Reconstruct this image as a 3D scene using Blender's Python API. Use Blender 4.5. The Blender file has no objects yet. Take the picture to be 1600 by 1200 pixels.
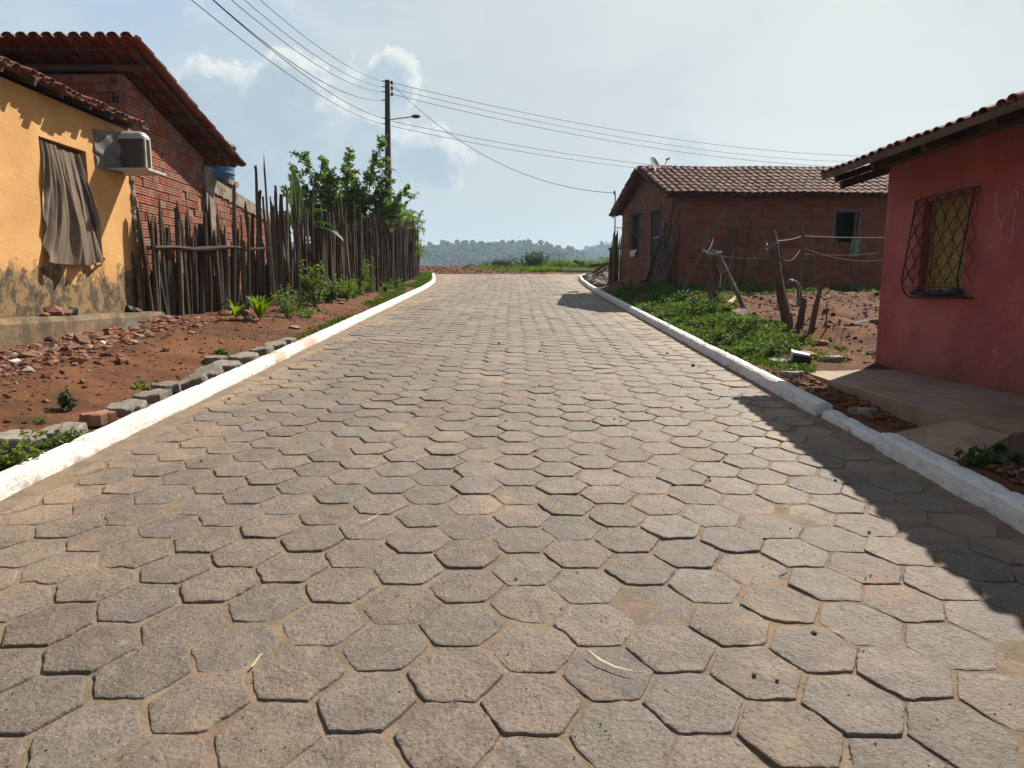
import bpy, math, random
import numpy as np
from mathutils import Vector, Matrix, noise as mnoise
R = math.radians
random.seed(7)
rs = np.random.RandomState(11)
scene = bpy.context.scene
col = scene.collection

# ---------------------------------------------------------------- camera, world, sun, exposure
CAM_H = 1.5
F_PX = 1040.0
PITCH = 7.775
cam_d = bpy.data.cameras.new('camera')
cam = bpy.data.objects.new('camera', cam_d)
col.objects.link(cam)
cam.location = (0, 0, CAM_H)
cam.rotation_euler = (R(90 - PITCH), 0, 0)
cam_d.sensor_fit = 'HORIZONTAL'
cam_d.sensor_width = 36.0
cam_d.lens = 36.0 * F_PX / 1600.0
cam_d.clip_start = 0.05
cam_d.clip_end = 8000
scene.camera = cam
scene.render.resolution_x = 1024
scene.render.resolution_y = 768
scene.view_settings.view_transform = 'Standard'
scene.view_settings.look = 'None'
scene.view_settings.gamma = 1
scene.view_settings.use_curve_mapping = False
scene.view_settings.exposure = 1.0

SUN_AZ = 41.0      # clockwise from +Y
SUN_EL = 46.5
sun_d = bpy.data.lights.new('sun', 'SUN')
sun_d.energy = 5.0
sun_d.angle = R(0.55)
sun_d.color = (1.0, 0.925, 0.80)
sun = bpy.data.objects.new('sun', sun_d)
col.objects.link(sun)
sdir = Vector((math.sin(R(SUN_AZ)) * math.cos(R(SUN_EL)), math.cos(R(SUN_AZ)) * math.cos(R(SUN_EL)), math.sin(R(SUN_EL))))
sun.rotation_euler = sdir.to_track_quat('Z', 'Y').to_euler()
sun.location = (20, 20, 30)

world = bpy.data.worlds.new('World')
scene.world = world
world.use_nodes = True


class NT:
    """small node-tree writer"""
    def __init__(s, nt):
        s.nt = nt
        s.n = nt.nodes
        s.l = nt.links

    def new(s, t, **kw):
        n = s.n.new(t)
        for k, v in kw.items():
            setattr(n, k, v)
        return n

    def put(s, node, idx, v):
        i = node.inputs[idx]
        if isinstance(v, bpy.types.NodeSocket):
            s.l.new(v, i)
        elif v is not None:
            if isinstance(v, tuple) and len(v) == 3 and i.type == 'RGBA':
                v = v + (1,)
            i.default_value = v

    def math(s, op, a, b=None, c=None, clamp=False):
        n = s.new('ShaderNodeMath', operation=op, use_clamp=clamp)
        s.put(n, 0, a)
        if b is not None:
            s.put(n, 1, b)
        if c is not None:
            s.put(n, 2, c)
        return n.outputs[0]

    def mix(s, f, a, b, mode='MIX'):
        n = s.new('ShaderNodeMix', data_type='RGBA', blend_type=mode)
        n.clamp_factor = True
        s.put(n, 0, f)
        s.put(n, 6, a)
        s.put(n, 7, b)
        return n.outputs[2]

    def noise(s, vec, scale, detail=5, rough=0.55, dist=0.0):
        n = s.new('ShaderNodeTexNoise')
        if vec is not None:
            s.l.new(vec, n.inputs['Vector'])
        n.inputs['Scale'].default_value = scale
        n.inputs['Detail'].default_value = detail
        n.inputs['Roughness'].default_value = rough
        n.inputs['Distortion'].default_value = dist
        return n.outputs[0]

    def ramp(s, f, a, b):
        n = s.new('ShaderNodeMapRange', interpolation_type='SMOOTHSTEP')
        s.put(n, 0, f)
        n.inputs[1].default_value = a
        n.inputs[2].default_value = b
        return n.outputs[0]

    def vmul(s, vec, v):
        n = s.new('ShaderNodeVectorMath', operation='MULTIPLY')
        s.l.new(vec, n.inputs[0])
        n.inputs[1].default_value = v
        return n.outputs[0]

    def vadd(s, vec, v):
        n = s.new('ShaderNodeVectorMath', operation='ADD')
        s.l.new(vec, n.inputs[0])
        n.inputs[1].default_value = v
        return n.outputs[0]


CLOUDS = [(-0.43, 0.268, 0.075, 0.05), (-0.35, 0.21, 0.13, 0.085), (-0.322, 0.28, 0.055, 0.05), (-0.172, 0.302, 0.055, 0.042), (0.251, 0.205, 0.03, 0.045), (-0.236, 0.205, 0.11, 0.065), (-0.42, 0.165, 0.12, 0.055), (-0.53, 0.2, 0.06, 0.05), (-0.12, 0.2, 0.05, 0.04)]


def build_world():
    t = NT(world.node_tree)
    t.n.clear()
    out = t.new('ShaderNodeOutputWorld')
    bg = t.new('ShaderNodeBackground')
    sky = t.new('ShaderNodeTexSky', sky_type='NISHITA')
    sky.sun_disc = False
    sky.sun_elevation = R(SUN_EL)
    sky.sun_rotation = R(SUN_AZ)
    sky.air_density = 1.0
    sky.dust_density = 1.5
    sky.altitude = 100
    geo = t.new('ShaderNodeTexCoord')
    d = geo.outputs['Generated']
    sep = t.new('ShaderNodeSeparateXYZ')
    t.l.new(d, sep.inputs[0])
    X, Y, Z = sep.outputs
    # stratus veil: drawn on a high plane, thicker to the right (towards the sun) and low down
    zz = t.math('ADD', t.math('MAXIMUM', Z, 0.0), 0.12)
    px = t.math('DIVIDE', X, zz)
    py = t.math('DIVIDE', Y, zz)
    comb = t.new('ShaderNodeCombineXYZ')
    t.l.new(px, comb.inputs[0]); t.l.new(py, comb.inputs[1])
    veil = t.noise(t.vadd(comb.outputs[0], (3.1, 1.7, 0)), 0.55, 6, 0.55, 0.4)
    side = t.ramp(X, -0.55, 0.25)
    low = t.ramp(Z, 0.34, 0.02)
    v = t.math('ADD', t.math('MULTIPLY', veil, 1.0), t.math('MULTIPLY', side, 0.50))
    v = t.math('ADD', v, t.math('MULTIPLY', low, 0.34))
    v = t.ramp(v, 0.26, 0.92)
    k = 10.0      # the background strength is 0.1: cloud radiance is given times ten
    blue = t.mix(0.70, sky.outputs[0], (0.200 * k, 0.262 * k, 0.335 * k))
    white = t.mix(t.ramp(X, -0.3, 0.5), (0.292 * k, 0.328 * k, 0.342 * k), (0.375 * k, 0.390 * k, 0.382 * k))
    c = t.mix(t.math('MULTIPLY', v, 0.97), blue, white)
    # cumulus heads low over the hills: ragged bumps in azimuth and elevation
    yy = t.math('MAXIMUM', Y, 0.08)
    az = t.math('DIVIDE', X, yy)
    el = t.math('DIVIDE', Z, yy)
    def field(daz, del_, dv):
        dd = t.vadd(d, dv)
        warp = t.noise(dd, 11.0, 10, 0.66, 0.25)
        warp2 = t.noise(t.vadd(dd, (5.2, 1.3, 2.2)), 3.6, 5, 0.55, 0.0)
        m = None
        for (a0, e0, ra, re) in CLOUDS:
            dx = t.math('DIVIDE', t.math('SUBTRACT', az, a0 - daz), ra)
            dz = t.math('DIVIDE', t.math('SUBTRACT', el, e0 - del_), re)
            r = t.math('SQRT', t.math('ADD', t.math('MULTIPLY', dx, dx), t.math('MULTIPLY', dz, dz)))
            b = t.math('SUBTRACT', 1.0, r)
            m = b if m is None else t.math('SMOOTH_MAX', m, b, 0.25)
        m = t.math('ADD', m, t.math('MULTIPLY', t.math('SUBTRACT', warp, 0.5), 3.0))
        return t.math('ADD', m, t.math('MULTIPLY', t.math('SUBTRACT', warp2, 0.5), 1.8))
    m = field(0.0, 0.0, (0, 0, 0))
    m2 = field(0.012, 0.016, (0.010, 0.0, 0.014))
    body = t.ramp(m, -0.05, 0.22)
    rim = t.math('MULTIPLY', t.ramp(m, -0.12, 0.12), t.ramp(m2, 0.30, -0.30))
    tex = t.noise(d, 21.0, 6, 0.62)
    tex2 = t.noise(t.vadd(d, (2, 2, 2)), 6.0, 6, 0.6)
    cc = t.mix(t.ramp(t.math('ADD', t.math('MULTIPLY', tex, 0.35), t.math('MULTIPLY', tex2, 0.65)), 0.40, 0.64), (0.215 * k, 0.268 * k, 0.315 * k), (0.272 * k, 0.318 * k, 0.345 * k))
    # broad soft banks in the veil
    bank = t.noise(t.vmul(t.vadd(d, (0.3, 0.9, 4.1)), (1.0, 1.0, 2.2)), 2.1, 8, 0.55, 0.5)
    c = t.mix(t.math('MULTIPLY', t.ramp(bank, 0.44, 0.60), 0.34), c, (0.255 * k, 0.292 * k, 0.320 * k))
    c = t.mix(t.math('MULTIPLY', t.ramp(bank, 0.46, 0.34), 0.35), c, (0.40 * k, 0.412 * k, 0.405 * k))
    lowfade = t.ramp(el, 0.02, 0.16)
    rightfade = t.math('SUBTRACT', 1.0, t.math('MULTIPLY', t.ramp(az, -0.16, 0.10), 0.70))
    c = t.mix(t.math('MULTIPLY', t.math('MULTIPLY', body, 1.0), t.math('MULTIPLY', lowfade, rightfade)), c, cc)
    c = t.mix(t.math('MULTIPLY', t.math('MULTIPLY', rim, t.ramp(tex, 0.22, 0.46)), t.math('MULTIPLY', t.math('MULTIPLY', lowfade, rightfade), 0.95)), c, (0.430 * k, 0.445 * k, 0.430 * k))
    # torn scraps of white higher up, and grey violet shreds at the upper left
    scr = t.noise(t.vmul(t.vadd(d, (1.3, 0.2, 0.7)), (1.0, 1.0, 2.0)), 7.0, 8, 0.68, 0.6)
    sm = t.math('MULTIPLY', t.ramp(scr, 0.54, 0.70), t.math('MULTIPLY', t.ramp(el, 0.30, 0.40), t.ramp(az, 0.10, -0.12)))
    c = t.mix(t.math('MULTIPLY', sm, 0.55), c, (0.37 * k, 0.40 * k, 0.42 * k))
    gr = t.noise(t.vmul(t.vadd(d, (7.3, 4.2, 0.9)), (1.0, 1.0, 1.6)), 3.0, 6, 0.6, 0.6)
    gm = t.math('MULTIPLY', t.ramp(gr, 0.46, 0.66), t.math('MULTIPLY', t.ramp(el, 0.30, 0.46), t.ramp(az, -0.30, -0.60)))
    c = t.mix(t.math('MULTIPLY', gm, 0.7), c, (0.235 * k, 0.265 * k, 0.345 * k))
    # the haze glare is on the sun's side: overhead and behind the camera the sky is deeper
    deep = t.math('MAXIMUM', t.ramp(Z, 0.46, 0.80), t.ramp(Y, 0.35, -0.35))
    c = t.mix(t.math('MULTIPLY', deep, 0.85), c, (0.140 * k, 0.168 * k, 0.205 * k))
    t.l.new(c, bg.inputs[0])
    bg.inputs[1].default_value = 0.1
    t.l.new(bg.outputs[0], out.inputs[0])


build_world()

# ---------------------------------------------------------------- materials
MATS = {}


def M(name, c1, c2=None, scale=6.0, rough=0.85, bump=0.3, bscale=40.0, island=0.0, stretch=(1, 1, 1), trans=0.0,
      c3=None, s3=1.5, t3=(0.5, 0.65), extra=None, spec=0.35, metal=0.0, bdist=0.01, hue=0.0, objrand=False, tint=None):
    if name in MATS:
        return MATS[name]
    m = bpy.data.materials.new(name)
    m.use_nodes = True
    t = NT(m.node_tree)
    t.n.clear()
    out = t.new('ShaderNodeOutputMaterial')
    b = t.new('ShaderNodeBsdfPrincipled')
    geo = t.new('ShaderNodeNewGeometry')
    pos = geo.outputs['Position']
    vec = t.vmul(pos, stretch)
    if c2 is None:
        c2 = tuple(x * 0.8 for x in c1)
    c = t.mix(t.ramp(t.noise(vec, scale, 6, 0.6), 0.32, 0.68), c1, c2)
    if c3 is not None:
        c = t.mix(t.ramp(t.noise(pos, s3, 6, 0.62), *t3), c, c3)
    if island > 0:
        r = geo.outputs['Random Per Island']
        if objrand:
            oi = t.new('ShaderNodeObjectInfo')
            r = t.math('FRACT', t.math('ADD', r, oi.outputs['Random']))
        g = t.math('MULTIPLY_ADD', r, 2 * island, 1 - island)
        hs = t.new('ShaderNodeHueSaturation')
        t.put(hs, 'Value', g)
        if hue > 0:
            r2 = t.math('FRACT', t.math('MULTIPLY', r, 7.31))
            t.put(hs, 'Hue', t.math('MULTIPLY_ADD', r2, hue, 0.5 - hue / 2))
            r3 = t.math('FRACT', t.math('MULTIPLY', r, 13.7))
            t.put(hs, 'Saturation', t.math('MULTIPLY_ADD', r3, 0.4, 0.8))
        t.put(hs, 'Color', c)
        c = hs.outputs[0]
        if tint is not None:
            r4 = t.math('FRACT', t.math('MULTIPLY', r, 23.3))
            c = t.mix(t.ramp(r4, tint[0], tint[0] + 0.1), c, tint[1])
    if extra is not None:
        c = extra(t, pos, c, geo)
    t.put(b, 'Base Color', c)
    b.inputs['Roughness'].default_value = rough
    b.inputs['Specular IOR Level'].default_value = spec
    b.inputs['Metallic'].default_value = metal
    if bump > 0:
        bn = t.new('ShaderNodeBump')
        bn.inputs['Strength'].default_value = bump
        bn.inputs['Distance'].default_value = bdist
        t.put(bn, 'Height', t.noise(vec, bscale, 6, 0.65))
        t.l.new(bn.outputs[0], b.inputs['Normal'])
    sh = b.outputs[0]
    if trans > 0:
        tr = t.new('ShaderNodeBsdfTranslucent')
        hs = t.new('ShaderNodeHueSaturation')
        hs.inputs['Saturation'].default_value = 1.15
        hs.inputs['Value'].default_value = 1.7
        hs.inputs['Hue'].default_value = 0.485
        t.put(hs, 'Color', c)
        t.l.new(hs.outputs[0], tr.inputs[0])
        mx = t.new('ShaderNodeMixShader')
        mx.inputs[0].default_value = trans
        t.l.new(sh, mx.inputs[1])
        t.l.new(tr.outputs[0], mx.inputs[2])
        sh = mx.outputs[0]
    t.l.new(sh, out.inputs[0])
    MATS[name] = m
    return m


def ex_paver(t, pos, c, geo):
    # pits, pale scuffs, and the orange sand that dusts the blocks
    sp = t.noise(pos, 60.0, 4, 0.7)
    c = t.mix(t.ramp(sp, 0.32, 0.50), (0.052, 0.039, 0.030), c)
    sp2 = t.noise(t.vadd(pos, (1, 5, 2)), 95.0, 3, 0.75)
    c = t.mix(t.math('MULTIPLY', t.ramp(sp2, 0.58, 0.68), 0.55), c, (0.30, 0.26, 0.21))
    sc = t.noise(t.vmul(pos, (1.0, 1.0, 1.0)), 17.0, 6, 0.7, 0.5)
    c = t.mix(t.math('MULTIPLY', t.ramp(sc, 0.56, 0.70), 0.40), c, (0.27, 0.235, 0.19))
    sep = t.new('ShaderNodeSeparateXYZ')
    t.l.new(pos, sep.inputs[0])
    ax = t.math('ABSOLUTE', t.math('ADD', sep.outputs[0], 0.1))
    edge = t.ramp(ax, 1.6, 3.1)
    far = t.ramp(sep.outputs[1], 9.0, 30.0)
    d = t.noise(pos, 1.3, 7, 0.65)
    f = t.math('ADD', t.math('ADD', d, t.math('MULTIPLY', edge, 0.20)), t.math('MULTIPLY', far, 0.11))
    c = t.mix(t.math('MULTIPLY', t.ramp(f, 0.53, 0.78), 0.75), c, (0.250, 0.175, 0.108))
    rd = t.noise(t.vadd(pos, (9, 3, 0)), 1.1, 7, 0.7)
    c = t.mix(t.math('MULTIPLY', t.ramp(rd, 0.63, 0.72), 0.5), c, (0.26, 0.105, 0.045))
    # hairline cracks
    vo = t.new('ShaderNodeTexVoronoi', feature='DISTANCE_TO_EDGE')
    wv = t.new('ShaderNodeVectorMath', operation='ADD')
    nz = t.new('ShaderNodeTexNoise')
    nz.inputs['Scale'].default_value = 6.0
    t.l.new(pos, nz.inputs['Vector'])
    sc2 = t.new('ShaderNodeVectorMath', operation='SCALE')
    t.l.new(nz.outputs[1], sc2.inputs[0])
    sc2.inputs['Scale'].default_value = 0.25
    t.l.new(pos, wv.inputs[0])
    t.l.new(sc2.outputs[0], wv.inputs[1])
    t.l.new(wv.outputs[0], vo.inputs['Vector'])
    vo.inputs['Scale'].default_value = 5.5
    cr = t.math('MULTIPLY', t.ramp(vo.outputs['Distance'], 0.012, 0.003), t.ramp(t.noise(pos, 2.3, 3, 0.5), 0.52, 0.60))
    c = t.mix(t.math('MULTIPLY', cr, 0.7), c, (0.045, 0.034, 0.026))
    return c


m_paver = M('paver_concrete', (0.150, 0.116, 0.092), (0.106, 0.082, 0.066), scale=9, rough=0.66, bump=1.0, bscale=62, island=0.16,
            hue=0.010, extra=ex_paver, spec=0.45, bdist=0.012)
def ex_sand(t, pos, c, geo):
    n = t.noise(pos, 75.0, 4, 0.75)
    c = t.mix(t.math('MULTIPLY', t.ramp(n, 0.56, 0.66), 0.6), c, (0.085, 0.060, 0.042))
    n2 = t.noise(t.vadd(pos, (3, 8, 1)), 55.0, 4, 0.7)
    c = t.mix(t.math('MULTIPLY', t.ramp(n2, 0.62, 0.70), 0.5), c, (0.36, 0.28, 0.19))
    return c


m_sand = M('joint_sand', (0.195, 0.142, 0.097), (0.125, 0.092, 0.064), scale=7, rough=0.95, bump=0.7, bscale=70, c3=(0.25, 0.13, 0.07), s3=1.2,
           t3=(0.58, 0.72), bdist=0.014, extra=ex_sand)


def ex_dirt(t, pos, c, geo):
    n = t.noise(pos, 26.0, 5, 0.7)
    c = t.mix(t.math('MULTIPLY', t.ramp(n, 0.50, 0.66), 0.65), c, (0.052, 0.024, 0.014))
    n2 = t.noise(t.vadd(pos, (4, 4, 4)), 44.0, 4, 0.7)
    c = t.mix(t.math('MULTIPLY', t.ramp(n2, 0.62, 0.70), 0.45), c, (0.24, 0.15, 0.09))
    return c


m_dirt = M('red_dirt', (0.090, 0.038, 0.019), (0.145, 0.064, 0.031), scale=1.6, rough=0.95, bump=0.9, bscale=24, c3=(0.060, 0.030, 0.018),
           s3=0.9, t3=(0.46, 0.66), extra=ex_dirt, bdist=0.03, spec=0.15)
m_clod = M('dirt_clod', (0.090, 0.038, 0.020), (0.135, 0.064, 0.034), scale=12, rough=0.95, bump=0.5, bscale=60, island=0.35, hue=0.03, spec=0.15,
           tint=(0.95, (0.30, 0.24, 0.18)))


def ex_kerb(t, pos, c, geo):
    n = t.noise(pos, 42.0, 5, 0.75)
    c = t.mix(t.math('MULTIPLY', t.ramp(n, 0.57, 0.66), 0.75), c, (0.22, 0.185, 0.15))
    # brown earth splashed on the foot of the kerb and worn patches
    sep = t.new('ShaderNodeSeparateXYZ')
    t.l.new(pos, sep.inputs[0])
    hgt = t.math('SUBTRACT', sep.outputs[2], t.math('MULTIPLY', sep.outputs[1], 0.06827))
    n2 = t.noise(pos, 9.0, 5, 0.7)
    f = t.math('SUBTRACT', n2, t.math('MULTIPLY', hgt, 4.0))
    c = t.mix(t.math('MULTIPLY', t.ramp(f, 0.38, 0.56), 0.80), c, (0.26, 0.16, 0.09))
    n3 = t.noise(t.vadd(pos, (2, 7, 1)), 2.2, 5, 0.6)
    c = t.mix(t.math('MULTIPLY', t.ramp(n3, 0.52, 0.72), 0.30), c, (0.34, 0.30, 0.25))
    # two orange stripes of spilt earth over the left kerb
    y = sep.outputs[1]
    nn = t.math('MULTIPLY', t.math('SUBTRACT', t.noise(pos, 6.0, 4, 0.6), 0.5), 0.5)
    yy = t.math('ADD', y, nn)
    s1 = t.math('MULTIPLY', t.ramp(yy, 8.45, 8.6), t.ramp(yy, 9.0, 8.8))
    s2 = t.math('MULTIPLY', t.ramp(yy, 9.7, 9.9), t.ramp(yy, 10.5, 10.2))
    lft = t.math('LESS_THAN', sep.outputs[0], 0.0)
    st = t.math('MULTIPLY', t.math('MAXIMUM', s1, s2), lft)
    c = t.mix(t.math('MULTIPLY', st, 0.62), c, (0.40, 0.21, 0.11))
    return c


m_kerb = M('whitewashed_kerb', (0.60, 0.60, 0.59), (0.50, 0.50, 0.49), scale=8, rough=0.85, bump=0.8, bscale=30, extra=ex_kerb, bdist=0.012)
m_kerb_grey = M('bare_kerb', (0.26, 0.24, 0.22), (0.20, 0.18, 0.17), scale=5, rough=0.9, bump=0.5)


def ex_yellow(t, pos, c, geo):
    sep = t.new('ShaderNodeSeparateXYZ')
    t.l.new(pos, sep.inputs[0])
    n = t.noise(pos, 3.2, 8, 0.68)
    z = sep.outputs[2]
    f = t.math('SUBTRACT', t.math('MULTIPLY', n, 1.35), t.math('MULTIPLY', t.math('SUBTRACT', z, 1.25), 0.95))
    band = t.ramp(f, 0.10, 0.26)
    c = t.mix(t.math('MULTIPLY', band, 0.80), c, (0.14, 0.10, 0.052))
    n2 = t.noise(t.vmul(pos, (1, 1, 0.75)), 6.0, 9, 0.76)
    c = t.mix(t.math('MULTIPLY', t.math('MULTIPLY', band, t.ramp(n2, 0.44, 0.55)), 0.88), c, (0.036, 0.030, 0.022))
    n3 = t.noise(t.vadd(pos, (3, 3, 3)), 4.0, 6, 0.6)
    c = t.mix(t.math('MULTIPLY', t.ramp(n3, 0.58, 0.70), 0.4), c, (0.42, 0.19, 0.06))
    return c


m_yellow = M('yellow_plaster', (0.520, 0.295, 0.112), (0.440, 0.232, 0.082), scale=1.4, rough=0.9, bump=0.45, bscale=14, extra=ex_yellow, bdist=0.02)


def ex_plinth(t, pos, c, geo):
    n = t.noise(t.vmul(pos, (1, 1, 0.35)), 5.0, 7, 0.7)
    c = t.mix(t.math('MULTIPLY', t.ramp(n, 0.42, 0.6), 0.8), c, (0.055, 0.04, 0.028))
    return c


m_plinth = M('stained_plinth', (0.20, 0.135, 0.075), (0.13, 0.088, 0.052), scale=4, rough=0.92, bump=0.6, bscale=22, extra=ex_plinth, bdist=0.02)


def ex_red(t, pos, c, geo):
    sep = t.new('ShaderNodeSeparateXYZ')
    t.l.new(pos, sep.inputs[0])
    z = sep.outputs[2]
    n = t.noise(t.vmul(pos, (1, 1, 0.4)), 4.5, 7, 0.7)
    low = t.ramp(z, 1.15, 0.6)
    f = t.math('MULTIPLY', t.ramp(n, 0.50, 0.66), low)
    c = t.mix(t.math('MULTIPLY', f, 0.8), c, (0.045, 0.02, 0.016))
    n2 = t.noise(t.vmul(pos, (1, 1, 0.25)), 1.7, 6, 0.6)
    c = t.mix(t.math('MULTIPLY', t.ramp(n2, 0.45, 0.7), 0.45), c, (0.350, 0.120, 0.105))
    n3 = t.noise(pos, 0.9, 6, 0.7)
    vo = t.new('ShaderNodeTexVoronoi', feature='DISTANCE_TO_EDGE')
    nz = t.new('ShaderNodeTexNoise')
    nz.inputs['Scale'].default_value = 3.0
    nz.inputs['Detail'].default_value = 6
    t.l.new(pos, nz.inputs['Vector'])
    sc2 = t.new('ShaderNodeVectorMath', operation='SCALE')
    t.l.new(nz.outputs[1], sc2.inputs[0])
    sc2.inputs['Scale'].default_value = 0.9
    wv = t.new('ShaderNodeVectorMath', operation='ADD')
    t.l.new(pos, wv.inputs[0])
    t.l.new(sc2.outputs[0], wv.inputs[1])
    t.l.new(wv.outputs[0], vo.inputs['Vector'])
    vo.inputs['Scale'].default_value = 0.9
    cr = t.math('MULTIPLY', t.ramp(vo.outputs['Distance'], 0.006, 0.001), t.ramp(t.noise(pos, 1.1, 3, 0.5), 0.48, 0.56))
    c = t.mix(t.math('MULTIPLY', cr, 0.6), c, (0.05, 0.018, 0.016))
    pt = t.noise(t.vadd(pos, (7, 1, 3)), 5.5, 7, 0.7)
    c = t.mix(t.math('MULTIPLY', t.ramp(pt, 0.64, 0.67), 0.35), c, (0.50, 0.24, 0.21))
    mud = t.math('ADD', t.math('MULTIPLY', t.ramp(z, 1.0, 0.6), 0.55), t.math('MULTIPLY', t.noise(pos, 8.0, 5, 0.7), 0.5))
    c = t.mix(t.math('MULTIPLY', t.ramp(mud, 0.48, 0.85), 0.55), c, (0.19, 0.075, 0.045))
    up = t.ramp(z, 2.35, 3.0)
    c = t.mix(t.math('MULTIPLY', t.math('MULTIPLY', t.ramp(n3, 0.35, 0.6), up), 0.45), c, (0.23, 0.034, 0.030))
    return c


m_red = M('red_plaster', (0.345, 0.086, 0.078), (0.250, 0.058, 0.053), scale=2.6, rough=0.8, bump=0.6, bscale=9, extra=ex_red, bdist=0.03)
m_chip = M('bare_render_chip', (0.52, 0.36, 0.34), rough=0.9, bump=0.2)
def ex_slab(t, pos, c, geo):
    n = t.noise(t.vmul(pos, (1.6, .5, 1)), 3.0, 7, 0.68)
    c = t.mix(t.math('MULTIPLY', t.ramp(n, 0.48, 0.66), 0.55), c, (0.110, 0.070, 0.048))
    n2 = t.noise(pos, 14.0, 6, 0.7)
    c = t.mix(t.math('MULTIPLY', t.ramp(n2, 0.58, 0.70), 0.45), c, (0.30, 0.20, 0.135))
    return c


m_slab = M('patio_cement', (0.270, 0.190, 0.138), (0.200, 0.140, 0.102), scale=2.2, rough=0.85, bump=0.35, bscale=25, c3=(0.22, 0.13, 0.085), s3=1.1, extra=ex_slab)


def ex_brick(t, pos, c, geo):
    n = t.noise(pos, 3.0, 6, 0.7)
    c = t.mix(t.math('MULTIPLY', t.ramp(n, 0.56, 0.72), 0.5), c, (0.085, 0.045, 0.035))
    return c


m_brick = M('red_hollow_brick', (0.275, 0.108, 0.066), (0.200, 0.076, 0.048), scale=8, rough=0.85, bump=0.35, bscale=50, island=0.20, hue=0.025,
            extra=ex_brick, tint=(0.94, (0.20, 0.125, 0.09)))
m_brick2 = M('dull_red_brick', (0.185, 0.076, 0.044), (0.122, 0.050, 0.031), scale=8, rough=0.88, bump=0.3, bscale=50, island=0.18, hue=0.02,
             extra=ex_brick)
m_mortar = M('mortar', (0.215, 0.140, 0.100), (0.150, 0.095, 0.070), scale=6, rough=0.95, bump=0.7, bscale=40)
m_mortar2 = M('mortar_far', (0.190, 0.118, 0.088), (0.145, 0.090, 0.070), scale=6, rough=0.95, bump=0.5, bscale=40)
m_concrete = M('rough_concrete', (0.255, 0.205, 0.155), (0.150, 0.118, 0.090), scale=4, rough=0.92, bump=0.6, bscale=25, c3=(0.07, 0.055, 0.042),
               s3=3.0, t3=(0.52, 0.64))


def ex_tile(t, pos, c, geo):
    n = t.noise(pos, 7.0, 6, 0.7)
    c = t.mix(t.math('MULTIPLY', t.ramp(n, 0.50, 0.66), 0.75), c, (0.050, 0.032, 0.026))
    return c


m_tile = M('clay_tile', (0.200, 0.082, 0.052), (0.145, 0.058, 0.040), scale=10, rough=0.8, bump=0.4, bscale=45, island=0.28, hue=0.03, extra=ex_tile)
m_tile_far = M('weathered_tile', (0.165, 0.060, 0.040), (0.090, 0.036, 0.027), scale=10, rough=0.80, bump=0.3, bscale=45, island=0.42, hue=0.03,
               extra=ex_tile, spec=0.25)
m_tile_red = M('new_red_tile', (0.175, 0.042, 0.025), (0.120, 0.030, 0.019), scale=9, rough=0.75, bump=0.3, bscale=45, island=0.25, hue=0.02)


def ex_wood(t, pos, c, geo):
    n = t.noise(t.vmul(pos, (30, 30, 2.2)), 1.0, 6, 0.7)
    c = t.mix(t.math('MULTIPLY', t.ramp(n, 0.48, 0.64), 0.75), c, (0.030, 0.020, 0.014))
    return c


m_wood = M('weathered_stick', (0.084, 0.058, 0.041), (0.052, 0.036, 0.026), scale=3, rough=0.9, bump=0.7, bscale=6, stretch=(9, 9, 1), island=0.42,
           hue=0.02, extra=ex_wood, objrand=True, bdist=0.015, tint=(0.86, (0.215, 0.165, 0.120)))
m_post = M('grey_post_wood', (0.130, 0.098, 0.075), (0.080, 0.060, 0.046), scale=3, rough=0.92, bump=0.9, bscale=5, stretch=(9, 9, 1), island=0.2,
           extra=ex_wood, objrand=True, bdist=0.02)
m_beam = M('roof_timber', (0.095, 0.055, 0.036), (0.060, 0.036, 0.025), scale=5, rough=0.9, bump=0.4, bscale=20)
m_leaf = M('guava_leaf', (0.110, 0.175, 0.036), (0.068, 0.118, 0.026), scale=2, rough=0.55, bump=0, island=0.35, hue=0.04, trans=0.35, spec=0.4)
m_leaf_b = M('bright_leaf', (0.115, 0.185, 0.030), (0.075, 0.135, 0.024), scale=2, rough=0.6, bump=0, island=0.32, hue=0.05, trans=0.42, spec=0.35)
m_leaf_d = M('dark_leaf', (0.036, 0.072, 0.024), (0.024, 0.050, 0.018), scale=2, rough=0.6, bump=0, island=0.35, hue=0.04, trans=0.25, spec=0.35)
m_banana = M('banana_leaf', (0.090, 0.160, 0.030), (0.060, 0.115, 0.022), scale=5, rough=0.45, bump=0.2, bscale=12, island=0.2, trans=0.4, spec=0.5)
m_weed = M('weed_leaf', (0.070, 0.130, 0.022), (0.040, 0.080, 0.015), scale=1.3, rough=0.6, bump=0, island=0.40, hue=0.06, trans=0.38, spec=0.3,
           tint=(0.88, (0.15, 0.12, 0.05)))
m_hill = M('far_forest', (0.040, 0.062, 0.026), (0.028, 0.048, 0.020), scale=0.02, rough=0.95, bump=0, island=0.35, hue=0.04, spec=0.1)
m_stem = M('green_stem', (0.09, 0.11, 0.04), (0.06, 0.075, 0.03), rough=0.7, bump=0)
m_bark = M('bark', (0.12, 0.085, 0.06), (0.075, 0.052, 0.036), scale=6, stretch=(3, 3, 1), rough=0.9, bump=0.6, bscale=12)
m_dead = M('dead_twig', (0.085, 0.062, 0.048), (0.055, 0.04, 0.032), rough=0.9, bump=0)
m_white = M('dirty_white_plastic', (0.42, 0.42, 0.41), (0.33, 0.325, 0.31), scale=5, rough=0.5, bump=0.05, c3=(0.30, 0.26, 0.21), s3=5, t3=(0.55, 0.75))
m_coil = M('condenser_fins', (0.100, 0.086, 0.074), (0.072, 0.062, 0.054), scale=10, rough=0.6, bump=0.2, metal=0.2)
m_black = M('black_plastic', (0.012, 0.012, 0.013), rough=0.45, bump=0)
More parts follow.
